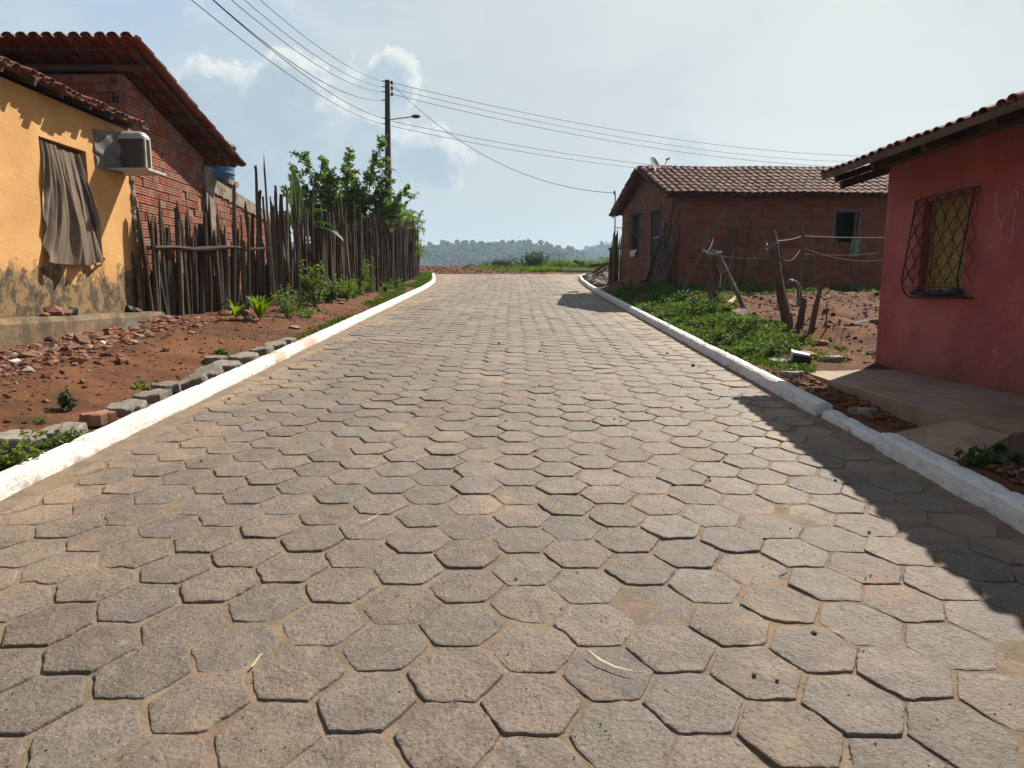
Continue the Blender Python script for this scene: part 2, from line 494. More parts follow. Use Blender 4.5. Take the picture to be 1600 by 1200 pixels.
m_iron = M('black_iron', (0.018, 0.017, 0.016), (0.03, 0.02, 0.016), scale=20, rough=0.6, bump=0.1, metal=0.3)
m_metal = M('grey_metal', (0.27, 0.275, 0.27), (0.19, 0.19, 0.185), scale=6, rough=0.5, bump=0.1, metal=0.4)
m_dish = M('dish_grey', (0.26, 0.245, 0.225), (0.20, 0.185, 0.165), scale=6, rough=0.6, bump=0.1)
m_door_metal = M('galvanised_sheet', (0.24, 0.26, 0.28), (0.16, 0.175, 0.19), scale=3, rough=0.55, bump=0.15, metal=0.2)
m_dark = M('painted_dark', (0.006, 0.006, 0.008), rough=0.9, bump=0)  # near-black colour stands in for unlit rooms and brick hollows
m_frame = M('cement_frame', (0.13, 0.11, 0.095), (0.09, 0.075, 0.065), scale=8, rough=0.9, bump=0.3)
m_shutter = M('yellow_painted_shutter', (0.29, 0.20, 0.055), (0.22, 0.15, 0.042), scale=5, stretch=(1, 1, 0.3), rough=0.7, bump=0.2, bscale=20)
m_cloth_b = M('brown_cloth', (0.190, 0.145, 0.104), (0.115, 0.088, 0.066), scale=4, stretch=(1, 3, 0.4), rough=0.95, bump=0.3, bscale=120, trans=0.10)
m_cloth_blue = M('blue_cloth', (0.025, 0.050, 0.085), (0.014, 0.026, 0.045), scale=10, rough=0.95, bump=0.5)
m_cloth_green = M('pale_green_cloth', (0.20, 0.42, 0.30), (0.13, 0.30, 0.22), scale=6, rough=0.95, bump=0.3, trans=0.3)
m_cloth_white = M('white_rag', (0.50, 0.48, 0.46), rough=0.95, bump=0.3)
m_pole = M('pole_concrete', (0.055, 0.048, 0.042), (0.038, 0.033, 0.029), scale=3, stretch=(1, 1, .3), rough=0.9, bump=0.4)
m_wire = M('cable', (0.045, 0.045, 0.05), rough=0.6, bump=0)
m_rust_wire = M('rusty_wire', (0.11, 0.085, 0.07), rough=0.7, bump=0)
m_wire_d = M('dark_cable', (0.012, 0.012, 0.014), rough=0.6, bump=0)
m_tank = M('blue_tank', (0.05, 0.14, 0.27), (0.04, 0.11, 0.21), rough=0.5, bump=0.05)
m_stone = M('grey_stone', (0.190, 0.165, 0.140), (0.130, 0.112, 0.095), scale=9, rough=0.9, bump=0.8, bscale=30, island=0.2, objrand=True)
m_redblock = M('reddish_block', (0.26, 0.13, 0.08), (0.19, 0.095, 0.058), scale=8, rough=0.9, bump=0.7, bscale=30)
m_straw = M('dry_straw', (0.55, 0.47, 0.30), rough=0.8, bump=0)
m_rubble = M('broken_brick', (0.18, 0.080, 0.048), (0.115, 0.052, 0.033), scale=12, rough=0.9, bump=0.6, bscale=40, island=0.35, hue=0.03, objrand=True,
             tint=(0.90, (0.25, 0.205, 0.16)))
m_plastic = M('torn_plastic_sheet', (0.17, 0.165, 0.155), (0.11, 0.105, 0.095), scale=6, rough=0.45, bump=0.3, bscale=20, trans=0.15)


# ---------------------------------------------------------------- mesh helpers
class MB:
    def __init__(s):
        s.v = []
        s.f = []
        s.mi = []
        s.nv = 0

    def add(s, verts, faces, mi=0):
        verts = np.asarray(verts, dtype=float).reshape(-1, 3)
        b = s.nv
        s.v.append(verts)
        s.nv += len(verts)
        for f in faces:
            s.f.append(tuple(int(i) + b for i in f))
            s.mi.append(mi)

    def hexa(s, p, mi=0):
        """8 points: bottom ring 0-3, top ring 4-7"""
        s.add(p, [(0, 3, 2, 1), (4, 5, 6, 7), (0, 1, 5, 4), (1, 2, 6, 5), (2, 3, 7, 6), (3, 0, 4, 7)], mi)

    def box(s, x0, x1, y0, y1, z0, z1, mi=0, jit=0.0):
        p = np.array([(x0, y0, z0), (x1, y0, z0), (x1, y1, z0), (x0, y1, z0), (x0, y0, z1), (x1, y0, z1), (x1, y1, z1), (x0, y1, z1)], float)
        if jit:
            p += rs.uniform(-jit, jit, p.shape)
        s.hexa(p, mi)

    def obox(s, c, ax, ay, az, mi=0, jit=0.0):
        """oriented box, half-axis vectors"""
        c, ax, ay, az = [np.array(q, float) for q in (c, ax, ay, az)]
        p = [c - ax - ay - az, c + ax - ay - az, c + ax + ay - az, c - ax + ay - az, c - ax - ay + az, c + ax - ay + az, c + ax + ay + az, c - ax + ay + az]
        p = np.array(p)
        if jit:
            p += rs.uniform(-jit, jit, p.shape)
        s.hexa(p, mi)

    def beam(s, a, b, w, h, mi=0, up=(0, 0, 1), jit=0.0):
        a, b = np.array(a, float), np.array(b, float)
        d = (b - a)
        L = np.linalg.norm(d)
        d /= L
        u = np.cross(np.array(up, float), d)
        u /= np.linalg.norm(u)
        n = np.cross(d, u)
        s.obox((a + b) / 2, d * L / 2, u * w / 2, n * h / 2, mi, jit)

    def tube(s, pts, rad, seg=8, mi=0, cap=True, rough=0.0, flat=1.0):
        pts = np.array(pts, float)
        n = len(pts)
        if np.isscalar(rad):
            rad = [rad] * n
        rings = []
        prev = None
        for i in range(n):
            d = pts[min(i + 1, n - 1)] - pts[max(i - 1, 0)]
            L = np.linalg.norm(d)
            d = d / L if L > 0 else np.array((0, 0, 1.0))
            if prev is None:
                a = np.array((0, 0, 1.0)) if abs(d[2]) < 0.9 else np.array((1.0, 0, 0))
                u = np.cross(d, a)
            else:
                u = prev - d * np.dot(prev, d)
            u /= np.linalg.norm(u)
            w = np.cross(d, u)
            prev = u
            for k in range(seg):
                an = 2 * math.pi * k / seg
                r = rad[i] * (1 + (rs.uniform(-rough, rough) if rough else 0))
                rings.append(pts[i] + r * (math.cos(an) * u + flat * math.sin(an) * w))
        f = []
        for i in range(n - 1):
            for k in range(seg):
                k2 = (k + 1) % seg
                f.append((i * seg + k, i * seg + k2, (i + 1) * seg + k2, (i + 1) * seg + k))
        if cap:
            f.append(tuple(range(seg))[::-1])
            f.append(tuple((n - 1) * seg + k for k in range(seg)))
        s.add(rings, f, mi)

    def lathe(s, prof, c=(0, 0, 0), seg=24, mi=0, M3=None):
        pts = []
        for (r, z) in prof:
            for k in range(seg):
                a = 2 * math.pi * k / seg
                pts.append((r * math.cos(a), r * math.sin(a), z))
        pts = np.array(pts)
        if M3 is not None:
            pts = pts @ np.array(M3).T
        pts = pts + np.array(c)
        f = []
        for i in range(len(prof) - 1):
            for k in range(seg):
                k2 = (k + 1) % seg
                f.append((i * seg + k, i * seg + k2, (i + 1) * seg + k2, (i + 1) * seg + k))
        f.append(tuple(range(seg))[::-1])
        f.append(tuple((len(prof) - 1) * seg + k for k in range(seg)))
        s.add(pts, f, mi)

    def grid(s, P, mi=0):
        """P: array (n, m, 3)"""
        n, m = P.shape[:2]
        f = []
        for i in range(n - 1):
            for j in range(m - 1):
                f.append((i * m + j, i * m + j + 1, (i + 1) * m + j + 1, (i + 1) * m + j))
        s.add(P.reshape(-1, 3), f, mi)

    def rock(s, c, size, mi=0, rough=0.25, rot=None, flat=0.6):
        import itertools
        ph = (1 + 5 ** 0.5) / 2
        v = np.array([(-1, ph, 0), (1, ph, 0), (-1, -ph, 0), (1, -ph, 0), (0, -1, ph), (0, 1, ph), (0, -1, -ph), (0, 1, -ph), (ph, 0, -1), (ph, 0, 1), (-ph, 0, -1), (-ph, 0, 1)]) / 1.9
        v = v * (1 + rs.uniform(-rough, rough, (12, 1)))
        v = v * np.array(size) * np.array((1, 1, flat))
        a = rs.uniform(0, 6.28) if rot is None else rot
        ca, sa = math.cos(a), math.sin(a)
        v = v @ np.array(((ca, sa, 0), (-sa, ca, 0), (0, 0, 1)))
        s.add(v + np.array(c), ICOF, mi)

    def build(s, name, mats, parent=None, origin=None, smooth=False):
        V = np.concatenate(s.v) if s.v else np.zeros((0, 3))
        if origin is not None:
            o = np.array(origin, float)
        elif parent is not None:
            o = np.array(parent.location, float)
        else:
            lo, hi = V.min(0), V.max(0)
            o = np.array(((lo[0] + hi[0]) / 2, (lo[1] + hi[1]) / 2, lo[2]))
        me = bpy.data.meshes.new(name)
        me.from_pydata((V - o).tolist(), [], s.f)
        if not isinstance(mats, (list, tuple)):
            mats = [mats]
        for m in mats:
            me.materials.append(m)
        if len(mats) > 1:
            me.polygons.foreach_set('material_index', s.mi)
        if smooth:
            me.polygons.foreach_set('use_smooth', [True] * len(me.polygons))
        me.update()
        ob = bpy.data.objects.new(name, me)
        col.objects.link(ob)
        if parent is None:
            ob.location = o
        else:
            ob.parent = parent
            ob.location = tuple(o - world_loc(parent))
        return ob


ICOF = [(0, 11, 5), (0, 5, 1), (0, 1, 7), (0, 7, 10), (0, 10, 11), (1, 5, 9), (5, 11, 4), (11, 10, 2), (10, 7, 6), (7, 1, 8), (3, 9, 4), (3, 4, 2),
        (3, 2, 6), (3, 6, 8), (3, 8, 9), (4, 9, 5), (2, 4, 11), (6, 2, 10), (8, 6, 7), (9, 8, 1)]


def world_loc(o):
    L = np.array(o.location, float)
    while o.parent is not None:
        o = o.parent
        L = L + np.array(o.location, float)
    return L


_build = MB.build


def part(mb, name, mats, parent, smooth=False, label=None):
    ob = _build(mb, name, mats, parent, origin=world_loc(parent), smooth=smooth)
    if label:
        ob['label'] = label
    return ob


def tag(o, label, cat, group=None, kind=None):
    if label:
        o['label'] = label
    if cat:
        o['category'] = cat
    if group:
        o['group'] = group
    if kind:
        o['kind'] = kind
    return o


def thing(name, label, cat, loc, group=None):
    o = bpy.data.objects.new(name, None)
    o.empty_display_size = 0.2
    col.objects.link(o)
    o.location = loc
    return tag(o, label, cat, group)


def struct(mb, name, mats, smooth=False, label=None):
    o = _build(mb, name, mats, None, smooth=smooth)
    o['kind'] = 'structure'
    if label:
        o['label'] = label
        o['category'] = name.replace('_', ' ')
    return o


# ---------------------------------------------------------------- numpy value noise
_perm = rs.rand(64, 64)


def vnoise(x, y):
    x = np.asarray(x, float)
    y = np.asarray(y, float)
    xi = np.floor(x).astype(int)
    yi = np.floor(y).astype(int)
    fx = x - xi
    fy = y - yi
    fx = fx * fx * (3 - 2 * fx)
    fy = fy * fy * (3 - 2 * fy)
    a = _perm[xi % 64, yi % 64]
    b = _perm[(xi + 1) % 64, yi % 64]
    c = _perm[xi % 64, (yi + 1) % 64]
    d = _perm[(xi + 1) % 64, (yi + 1) % 64]
    return (a * (1 - fx) + b * fx) * (1 - fy) + (c * (1 - fx) + d * fx) * fy


def fbm(x, y, oct=4):
    s = 0
    a = 0.5
    for i in range(oct):
        s = s + a * (vnoise(x * 2 ** i + 17 * i, y * 2 ** i + 5 * i) - 0.5)
        a *= 0.5
    return s


def sstep(x, a, b):
    t = np.clip((np.asarray(x, float) - a) / (b - a), 0, 1)
    return t * t * (3 - 2 * t)


# ---------------------------------------------------------------- the lie of the land
S = 0.068265
LK = [(-6, -3.04), (24, -3.04), (28, -3.2), (32, -3.62), (35.8, -4.1), (37.6, -4.5), (60, -5)]
RK = [(-6, 2.72), (18, 2.70), (24, 2.75), (29, 2.92), (33, 3.28), (34.6, 3.6), (35.5, 4.3), (37.6, 8.0), (60, 9)]


def lk(y):
    return np.interp(y, [p[0] for p in LK], [p[1] for p in LK])


def rk(y):
    return np.interp(y, [p[0] for p in RK], [p[1] for p in RK])


def prof(y):
    y = np.asarray(y, float)
    return np.interp(y, [-60, 37.3, 40.0, 43.0, 46, 60, 120, 300, 700, 2600], [-60 * S, 37.3 * S, 2.85, 3.25, 3.25, 2.6, -4, -30, -30, -30])


CP = np.array([(2.95, 4, .07), (2.95, 8, .08), (2.95, 12, .09), (3.0, 16, .12), (3.1, 20, .14), (3.0, 25, .12), (3.2, 30, .08), (4.3, 10.6, .36), (4.3, 13, .36), (5, 15.5, .42),
               (4.5, 18, .46), (9, 18, .38), (14, 18, .3), (4.8, 8.4, .03), (6.5, 9.3, .06), (7, 12, .26), (10, 12, .24), (3.75, 22, .40), (3.6, 26, .34), (4.2, 30, .3), (4.6, 34, .2),
               (3.5, 8.6, .10), (3.1, 7.5, .05), (3.1, 6.6, .09), (3.1, 5.6, .13), (3.1, 4.6, .0), (3.3, 4.9, .05), (6, 5, .0), (6, 0, 0), (3.3, 0, .03), (3.2, 3.3, .24), (4.0, 3.6, .27), (3.3, 3.9, .26), (4.2, 4.2, .26), (5.6, 11.3, .32), (6.3, 10.3, .10), (5.2, 10.1, .27), (3.6, 10, .20), (3.5, 14, .24), (14, 8, .1), (12, 26, .3), (4.0, 11.6, .42), (5.4, 13.4, .30), (6.2, 14.4, .42)])


def gz(x, y, nz=True):
    x = np.asarray(x, float)
    y = np.asarray(y, float)
    x, y = np.broadcast_arrays(x, y)
    base = prof(y)
    L = lk(y)
    Rr = rk(y)
    # left bank
    A = np.interp(y, [0, 14, 20, 28, 34, 38], [.30, .30, .26, .16, .10, 0.0])
    left = .07 + (A - .07) * sstep(-(x - L), .25, 1.7)
    left = left + 0.25 * sstep(-x, 7, 30)
    # right yard
    num = np.zeros_like(x)
    den = np.zeros_like(x) + 1e-9
    for (cx, cy, cz) in CP:
        w = np.exp(-((x - cx) ** 2 + (y - cy) ** 2) / (2 * 0.85 ** 2)) + 1e-5 / (1 + (x - cx) ** 2 + (y - cy) ** 2)
        num += w * cz
        den += w
    right = num / den
    dk = x - Rr
    kb = np.interp(y, [3.9, 4.7], [.165, .085])
    right = kb + (right - kb) * sstep(dk, .22, 1.15)
    off = np.where(x < L - .1, left, np.where(x > Rr + .1, right, -.12))
    fade = 1 - sstep(y, 36.5, 38.5)
    off = off * fade + (1 - fade) * (-.01)
    z = base + off
    if nz:
        out = (x < L - .1) | (x > Rr + .1) | (y > 38)
        amp = np.where(out, 1.0, 0.0)
        flat = 1 - 0.8 * (sstep(x, 2.9, 3.3) * (1 - sstep(x, 4.6, 5.2)) * (1 - sstep(y, 8.2, 8.9)))
        z = z + amp * flat * (fbm(x * 1.3, y * 1.3, 4) * .10 + fbm(x * 6 + 9, y * 6, 4) * .058 + fbm(x * 18 + 3, y * 18, 3) * .020)
        yd = sstep(x, 3.6, 4.4) * (1 - sstep(x, 9, 10)) * sstep(y, 8.9, 9.8) * (1 - sstep(y, 16.5, 17.5))
        z = z + yd * (fbm(x * 1.9 + 4, y * 1.5 + 8, 4) * .26 + np.maximum(0, fbm(x * 5 + 1, y * 4, 3)) * .12)
        z = z + np.where(y > 60, fbm(x / 60, y / 60, 3) * 8, 0)
    return z


def G(x, y):
    return float(gz(x, y))


def build_ground():
    xs = np.concatenate([np.array([-2600, -1400, -800, -400, -200, -120, -70, -45, -30, -22, -17, -14, -12, -11]), np.arange(-10, -2.8, .07), np.arange(-2.8, 2.5, .5),
                         np.arange(2.6, 9.4, .07), np.array([9.6, 10, 10.6, 11.5, 13, 15, 18, 24, 32, 45, 70, 120, 200, 400, 800, 1400, 2600])])
    ys = np.concatenate([np.array([-60, -30, -15, -8, -4, -2, 0, 1, 2, 2.6]), np.arange(3, 16, .07), np.arange(16, 27, .14), np.arange(27, 47, .25),
                         np.array([48, 50, 53, 57, 62, 70, 80, 95, 115, 140, 180, 240, 320, 420, 550, 700, 900, 1300, 1800, 2600])])
    X, Y = np.meshgrid(xs, ys, indexing='ij')
    Z = gz(X, Y)
    mb = MB()
    mb.grid(np.stack([X, Y, Z], -1))
    o = struct(mb, 'ground', m_dirt, smooth=True)
    # faces were wound so that normals point down for ij indexing: flip
    o.data.flip_normals()


build_ground()


def build_road():
    # sand bed
    mb = MB()
    ys = np.concatenate([np.arange(-3, 14, .07), np.arange(14, 37.5, .2)])
    n = 84
    P = np.zeros((len(ys), n, 3))
    for i, y in enumerate(ys):
        a, b = float(lk(y)) - .06, float(rk(y)) + .06
        if y > 34.8:
            b = min(b, 6.5)
        u = np.linspace(0, 1, n)
        x = a + (b - a) * u
        e = np.minimum(x - a, b - x)
        e = np.where(x - a > b - x, e * 1.9, e * 1.25)
        z = S * y - .0068 + .022 * (1 - sstep(e, .08, .34)) + fbm(x * 3, np.full(n, y) * 3, 3) * .016 + fbm(x * 14, np.full(n, y) * 14, 3) * .012
        P[i, :, 0] = x
        P[i, :, 1] = y
        P[i, :, 2] = z
    mb.grid(P)
    bed = struct(mb, 'road_sand', m_sand, smooth=True)
    # pavers: hexagonal blocks, flat sides across the road
    mb = MB()
    Rr = .1735
    cp = .2730
    rp = .3185
    V = []
    Fc = []
    base = 0
    ncol = 46
    for ic in range(ncol):
        for ir in range(-7, 118):
            cx = (ic - ncol / 2) * cp - 0.232 + .135 - .135
            cy = 2.235 + (ir - 0.0) * rp + (rp / 2 if (ic - int(ncol / 2)) % 2 else 0)
            wx = float(fbm(cx * .35 + 3, cy * .22 + 9, 2)) * .15
            wy = float(fbm(cx * .4 + 30, cy * .25 + 2, 2)) * .17
            X = cx + wx + rs.normal(0, .0035)
            Y = cy + wy + rs.normal(0, .0045)
            if Y > 37.2:
                continue
            if X < float(lk(Y)) + .04 or X > float(rk(Y)) - .05 or X > 6.2:
                continue
            near = Y < 7.5
            seg = 36 if near else 18
            rot = rs.normal(0, .026)
            size = Rr * rs.uniform(.972, 1.006)
            h = rs.normal(.001, .0022)
            tx, ty = rs.normal(0, .013, 2)
            a = np.arange(seg) / seg * 2 * math.pi
            # hexagon polar radius with softened corners
            am = (a % (math.pi / 3)) - math.pi / 6
            r = size * math.cos(math.pi / 6) / np.cos(am)
            r = np.minimum(r, size * rs.uniform(.968, .992))
            seedx = rs.uniform(0, 60)
            r = r + (vnoise(a * 3.2 + seedx, a * 0 + 3.3 + seedx) - .5) * .007 + (vnoise(a * 9 + seedx, a * 0 + 7.3) - .5) * .007 + rs.uniform(-.0022, .0022, seg)
            if rs.rand() < .16:       # a chipped corner
                k0 = rs.uniform(0, 6.28)
                dd = np.abs((a - k0 + math.pi) % (2 * math.pi) - math.pi)
                r = r - rs.uniform(.01, .028) * np.exp(-(dd / rs.uniform(.15, .3)) ** 2)
            ca, sa = np.cos(a + rot), np.sin(a + rot)
            rings = [(1.0, -.035), (1.0, -.007), (.982, -.0012), (.94, .0006)]
            if near:
                rings += [(.82, .0010), (.64, .0012), (.42, .0015), (.20, .0018)]
            else:
                rings += [(.5, .0015)]
            base0 = base
            for k, (q, zz) in enumerate(rings):
                lx, ly = r * q * ca, r * q * sa
                zn = h + zz + lx * tx + ly * ty
                if k >= 1 and near:
                    zn = zn + (vnoise((X + lx) * 45, (Y + ly) * 45) - .5) * .0040 + (vnoise((X + lx) * 14, (Y + ly) * 14) - .5) * .005
                V.append(np.stack([X + lx, Y + ly, S * (Y + ly) + zn], -1))
                if k:
                    o0 = base0 + (k - 1) * seg
                    o1 = base0 + k * seg
                    for j in range(seg):
                        j2 = (j + 1) % seg
                        Fc.append((o0 + j, o0 + j2, o1 + j2, o1 + j))
                base += seg
            V.append(np.array([[X, Y, S * Y + h + .002]]))
            o1 = base0 + (len(rings) - 1) * seg
            for j in range(seg):
                Fc.append((o1 + j, o1 + (j + 1) % seg, base))
            base += 1
    mb.v = V
    mb.f = Fc
    mb.mi = [0] * len(Fc)
    mb.nv = base
    return struct(mb, 'road', m_paver, smooth=False)


build_road()


def kerb(path, side, w=.16, h=.13, name='kerb', mat=None, label=None, step=.04, drop=0.0, inner=True):
    """path: list of (x, y) of the kerb's foot on the road side; side +1 = kerb body lies to +x"""
    pts = []
    for (a, b) in zip(path, path[1:]):
        L = math.hypot(b[0] - a[0], b[1] - a[1])
        st = step if a[1] < 16 else .2
        n = max(1, int(L / st))
        for i in range(n):
            t = i / n
            pts.append((a[0] + (b[0] - a[0]) * t, a[1] + (b[1] - a[1]) * t))
    pts.append(path[-1])
    P = np.array(pts)
    # smooth path
    if len(P) > 20:
        for _ in range(6):
            P[1:-1] = (P[:-2] + 2 * P[1:-1] + P[2:]) / 4
    T = np.gradient(P, axis=0)
    T /= np.linalg.norm(T, axis=1)[:, None]
    N = np.stack([T[:, 1], -T[:, 0]], -1) * side
    sec = [(0.0, -.08), (.002, .0), (.010, h * .5), (.022, h * .86), (.045, h * .985), (w * .55, h * 1.01), (w - .03, h * .97), (w - .006, h * .85), (w, h * .3), (w, -.08)]
    sec2 = []
    for (a, b) in zip(sec, sec[1:]):
        sec2.append(a)
        sec2.append(((a[0] + b[0]) / 2, (a[1] + b[1]) / 2))
    sec2.append(sec[-1])
    A = np.zeros((len(P), len(sec2), 3))
    for j, (o, z) in enumerate(sec2):
        s_ = np.arange(len(P)) * .21
        arc = np.concatenate([[0], np.cumsum(np.linalg.norm(np.diff(P, axis=0), axis=1))])
        nz = fbm(arc * 7 + 40 * side, arc * 0 + j * .55, 5) * .030 + fbm(arc * 1.1 + 9, arc * 0 + 4 + side, 2) * .022
        # joints between the cast lengths
        jt = np.abs(((arc + .3) % 1.0) - .5)
        notch = -.018 * np.exp(-((.5 - jt) / .024) ** 2) if True else 0
        oo = o + nz * (1 if o < w / 2 else -1) * .6
        x = P[:, 0] + N[:, 0] * oo
        y = P[:, 1] + N[:, 1] * oo
        A[:, j, 0] = x
        A[:, j, 1] = y
        A[:, j, 2] = prof(y) + z - drop + (nz * .8 if z > h * .6 else 0) + (notch if z > h * .6 else 0)
    mb = MB()
    mb.grid(A)
    m = len(sec2)
    n = len(P)
    mb.f.append(tuple(range(m)))
    mb.mi.append(0)
    mb.f.append(tuple((n - 1) * m + k for k in range(m))[::-1])
    mb.mi.append(0)
    ob = struct(mb, name, mat or m_kerb, smooth=False, label=label)
    return ob


kerb([(-3.04, -1), (-3.04, 8), (-3.04, 16), (-3.04, 24), (-3.2, 28), (-3.62, 32), (-4.1, 35.7)], -1, w=.17, h=.13,
     label='long whitewashed kerb along the left edge of the hexagon paved road, with two orange stains')
kerb([(2.70, 5.85), (2.70, 12), (2.70, 18), (2.75, 24), (2.92, 29), (3.25, 32.6), (3.5, 34), (3.75, 34.8), (4.3, 35.4)], 1, w=.16, h=.135,
     label='long whitewashed kerb on the right of the road, curling away at the far end')
kerb([(2.74, 4.90), (2.73, 5.80)], 1, w=.17, h=.075, label='sunken low length of white kerb between two higher lengths on the right')
kerb([(2.70, -1), (2.70, 3), (2.71, 4.86)], 1, w=.18, h=.14, label='nearest whitewashed kerb length on the right, in the house shadow')
kerb([(2.9, 38.6), (4.0, 38.45), (5.6, 38.3), (7.5, 38.2)], -1, w=.15, h=.16, mat=m_kerb_grey, label='bare grey kerb across the far end of the road before the green grass')


# ---------------------------------------------------------------- pieces shared by the buildings
def clip_openings(u0, u1, z0, z1, ops):
    segs = [(u0, u1)]
    for (a, b, c, d) in ops:
        if z1 > c + .02 and z0 < d - .02:
            ns = []
            for (p, q) in segs:
                if q <= a or p >= b:
                    ns.append((p, q))
                else:
                    if p < a:
                        ns.append((p, a))
                    if q > b:
                        ns.append((b, q))
            segs = ns
    return [(p, q) for (p, q) in segs if q - p > .025]


def brick_wall(mb, O, U, N, L, z0, topf, bl, bh, joint, ops=(), grooves=0, mi=0, proud=.012, jit=.003, missing=0.0, jointed_u=None):
    O, U, N = [np.array(q, float) for q in (O, U, N)]
    zmax = max(topf(0), topf(L), topf(L / 2), topf(L / 4), topf(3 * L / 4))
    nrow = int((zmax - z0) / (bh + joint)) + 1
    for r in range(nrow):
        za = z0 + r * (bh + joint) + rs.normal(0, .002)
        offs = (bl + joint) / 2 * (r % 2) + rs.uniform(-.02, .02)
        u = -offs
        while u < L:
            a, b = max(u, 0.0), min(u + bl, L)
            u += bl + joint
            if b - a < .03:
                continue
            for (p, q) in clip_openings(a, b, za, za + bh, ops):
                zt = min(za + bh, min(topf(p), topf(q)))
                if zt - za < .03 or rs.rand() < missing:
                    continue
                pr = proud + rs.uniform(-jit, jit)
                tilt = rs.uniform(-jit, jit)
                if grooves:
                    hh = zt - za
                    sec = [(-.02, 0.0)]
                    nb = grooves
                    for g in range(nb):
                        f0 = g / nb
                        f1 = (g + 1) / nb
                        sec += [(pr - (.008 if g else .002), hh * f0 + (.002 if g else 0)), (pr, hh * (f0 + .10 / nb)), (pr, hh * (f1 - .16 / nb)), (pr - .011, hh * (f1 - .10 / nb))]
                    sec.append((-.02, hh))
                    pts = []
                    for (uu) in (p, q):
                        for (nn, z) in sec:
                            pts.append(O + U * uu + N * (nn + (tilt if uu == q else 0)) + np.array((0, 0, za + z)))
                    m = len(sec)
                    fs = [(k, k + 1, m + k + 1, m + k) for k in range(m - 1)]
                    fs += [tuple(range(m))[::-1], tuple(range(m, 2 * m))]
                    mb.add(pts, fs, mi)
                else:
                    c = O + U * (p + q) / 2 + N * (pr / 2 - .01) + np.array((0, 0, (za + zt) / 2))
                    mb.obox(c, U * (q - p) / 2, N * (pr / 2 + .01), (0, 0, (zt - za) / 2), mi, jit=jit * .6)


def wall_slab(mb, O, U, N, L, z0, topf, thick, ops=(), brk=(), mi=0):
    """solid wall behind plane O+U*u, body extends to -N; openings cut out"""
    O, U, N = [np.array(q, float) for q in (O, U, N)]
    us = sorted(set([0, L] + [o[0] for o in ops] + [o[1] for o in ops] + list(brk)))
    for a, b in zip(us, us[1:]):
        mid = (a + b) / 2
        cuts = sorted([(o[2], o[3]) for o in ops if o[0] <= mid <= o[1]])
        z = z0
        spans = []
        for (c, d) in cuts:
            spans.append((z, c, False))
            z = d
        spans.append((z, None, True))
        for (c, d, top) in spans:
            ta = topf(a) if top else d
            tb = topf(b) if top else d
            P = [O + U * a - N * thick, O + U * b - N * thick, O + U * b, O + U * a]
            lo = [p + np.array((0, 0, c)) for p in P]
            hi = [P[0] + np.array((0, 0, ta)), P[1] + np.array((0, 0, tb)), P[2] + np.array((0, 0, tb)), P[3] + np.array((0, 0, ta))]
            mb.hexa(lo + hi, mi)


def tile_roof(mb, O, U, V, wu, lv, pitch=.19, tl=.46, ex=.36, r=.085, thick=True, seg=6, jit=.012, mi=0, edge_jit=.03, sag=None):
    """barrel tiles: U along the eave, V up the slope, O = eave corner (top surface datum)"""
    O, U, V = [np.array(q, float) for q in (O, U, V)]
    U = U / np.linalg.norm(U)
    V = V / np.linalg.norm(V)
    N = np.cross(U, V)
    if N[2] < 0:
        N = -N
    nu = int(wu / pitch)
    nv = int(lv / ex) + 1
    for kind in (0, 1):
        for i in range(nu + (1 if kind == 0 else 0)):
            cu = i * pitch + (pitch / 2 if kind else 0)
            ej = rs.uniform(-edge_jit, edge_jit)
            for j in range(nv):
                v0 = j * ex + (ej if j == 0 else 0) + rs.uniform(-jit, jit)
                v1 = min(j * ex + tl, lv + .05)
                if v1 - v0 < .1:
                    continue
                du = rs.uniform(-jit, jit)
                du2 = rs.uniform(-jit, jit)
                ro = rs.uniform(-.10, .10)
                sg = 1 if kind else -1       # kind 1 covers (arched up), kind 0 pans
                pts = []
                for (vv, rr, dd, lift) in ((v0, r, du, .018), (v1, r * .86, du2, 0.0)):
                    layers = ((rr, 0),) if not thick else ((rr, 0), (rr - .012, 0))
                    for (ra, _) in layers:
                        for k in range(seg + 1):
                            a = math.pi * k / seg + ro
                            x = -math.cos(a) * ra
                            h = math.sin(a) * ra * .72 * sg
                            nn = h + (.045 if kind else .05) + lift
                            sgv = 0 if sag is None else sag(cu, vv)
                            pts.append(O + U * (cu + x + dd) + V * vv + N * (nn + sgv))
                m = seg + 1
                fs = []
                if thick:
                    for k in range(seg):
                        fs.append((k, k + 1, 2 * m + k + 1, 2 * m + k))
                        fs.append((m + k + 1, m + k, 3 * m + k, 3 * m + k + 1))
                        fs.append((k + 1, k, m + k, m + k + 1))
                        fs.append((2 * m + k, 2 * m + k + 1, 3 * m + k + 1, 3 * m + k))
                    fs.append((0, 2 * m, 3 * m, m))
                    fs.append((seg, m + seg, 3 * m + seg, 2 * m + seg))
                else:
                    for k in range(seg):
                        fs.append((k, k + 1, m + k + 1, m + k))
                mb.add(pts, fs, mi)


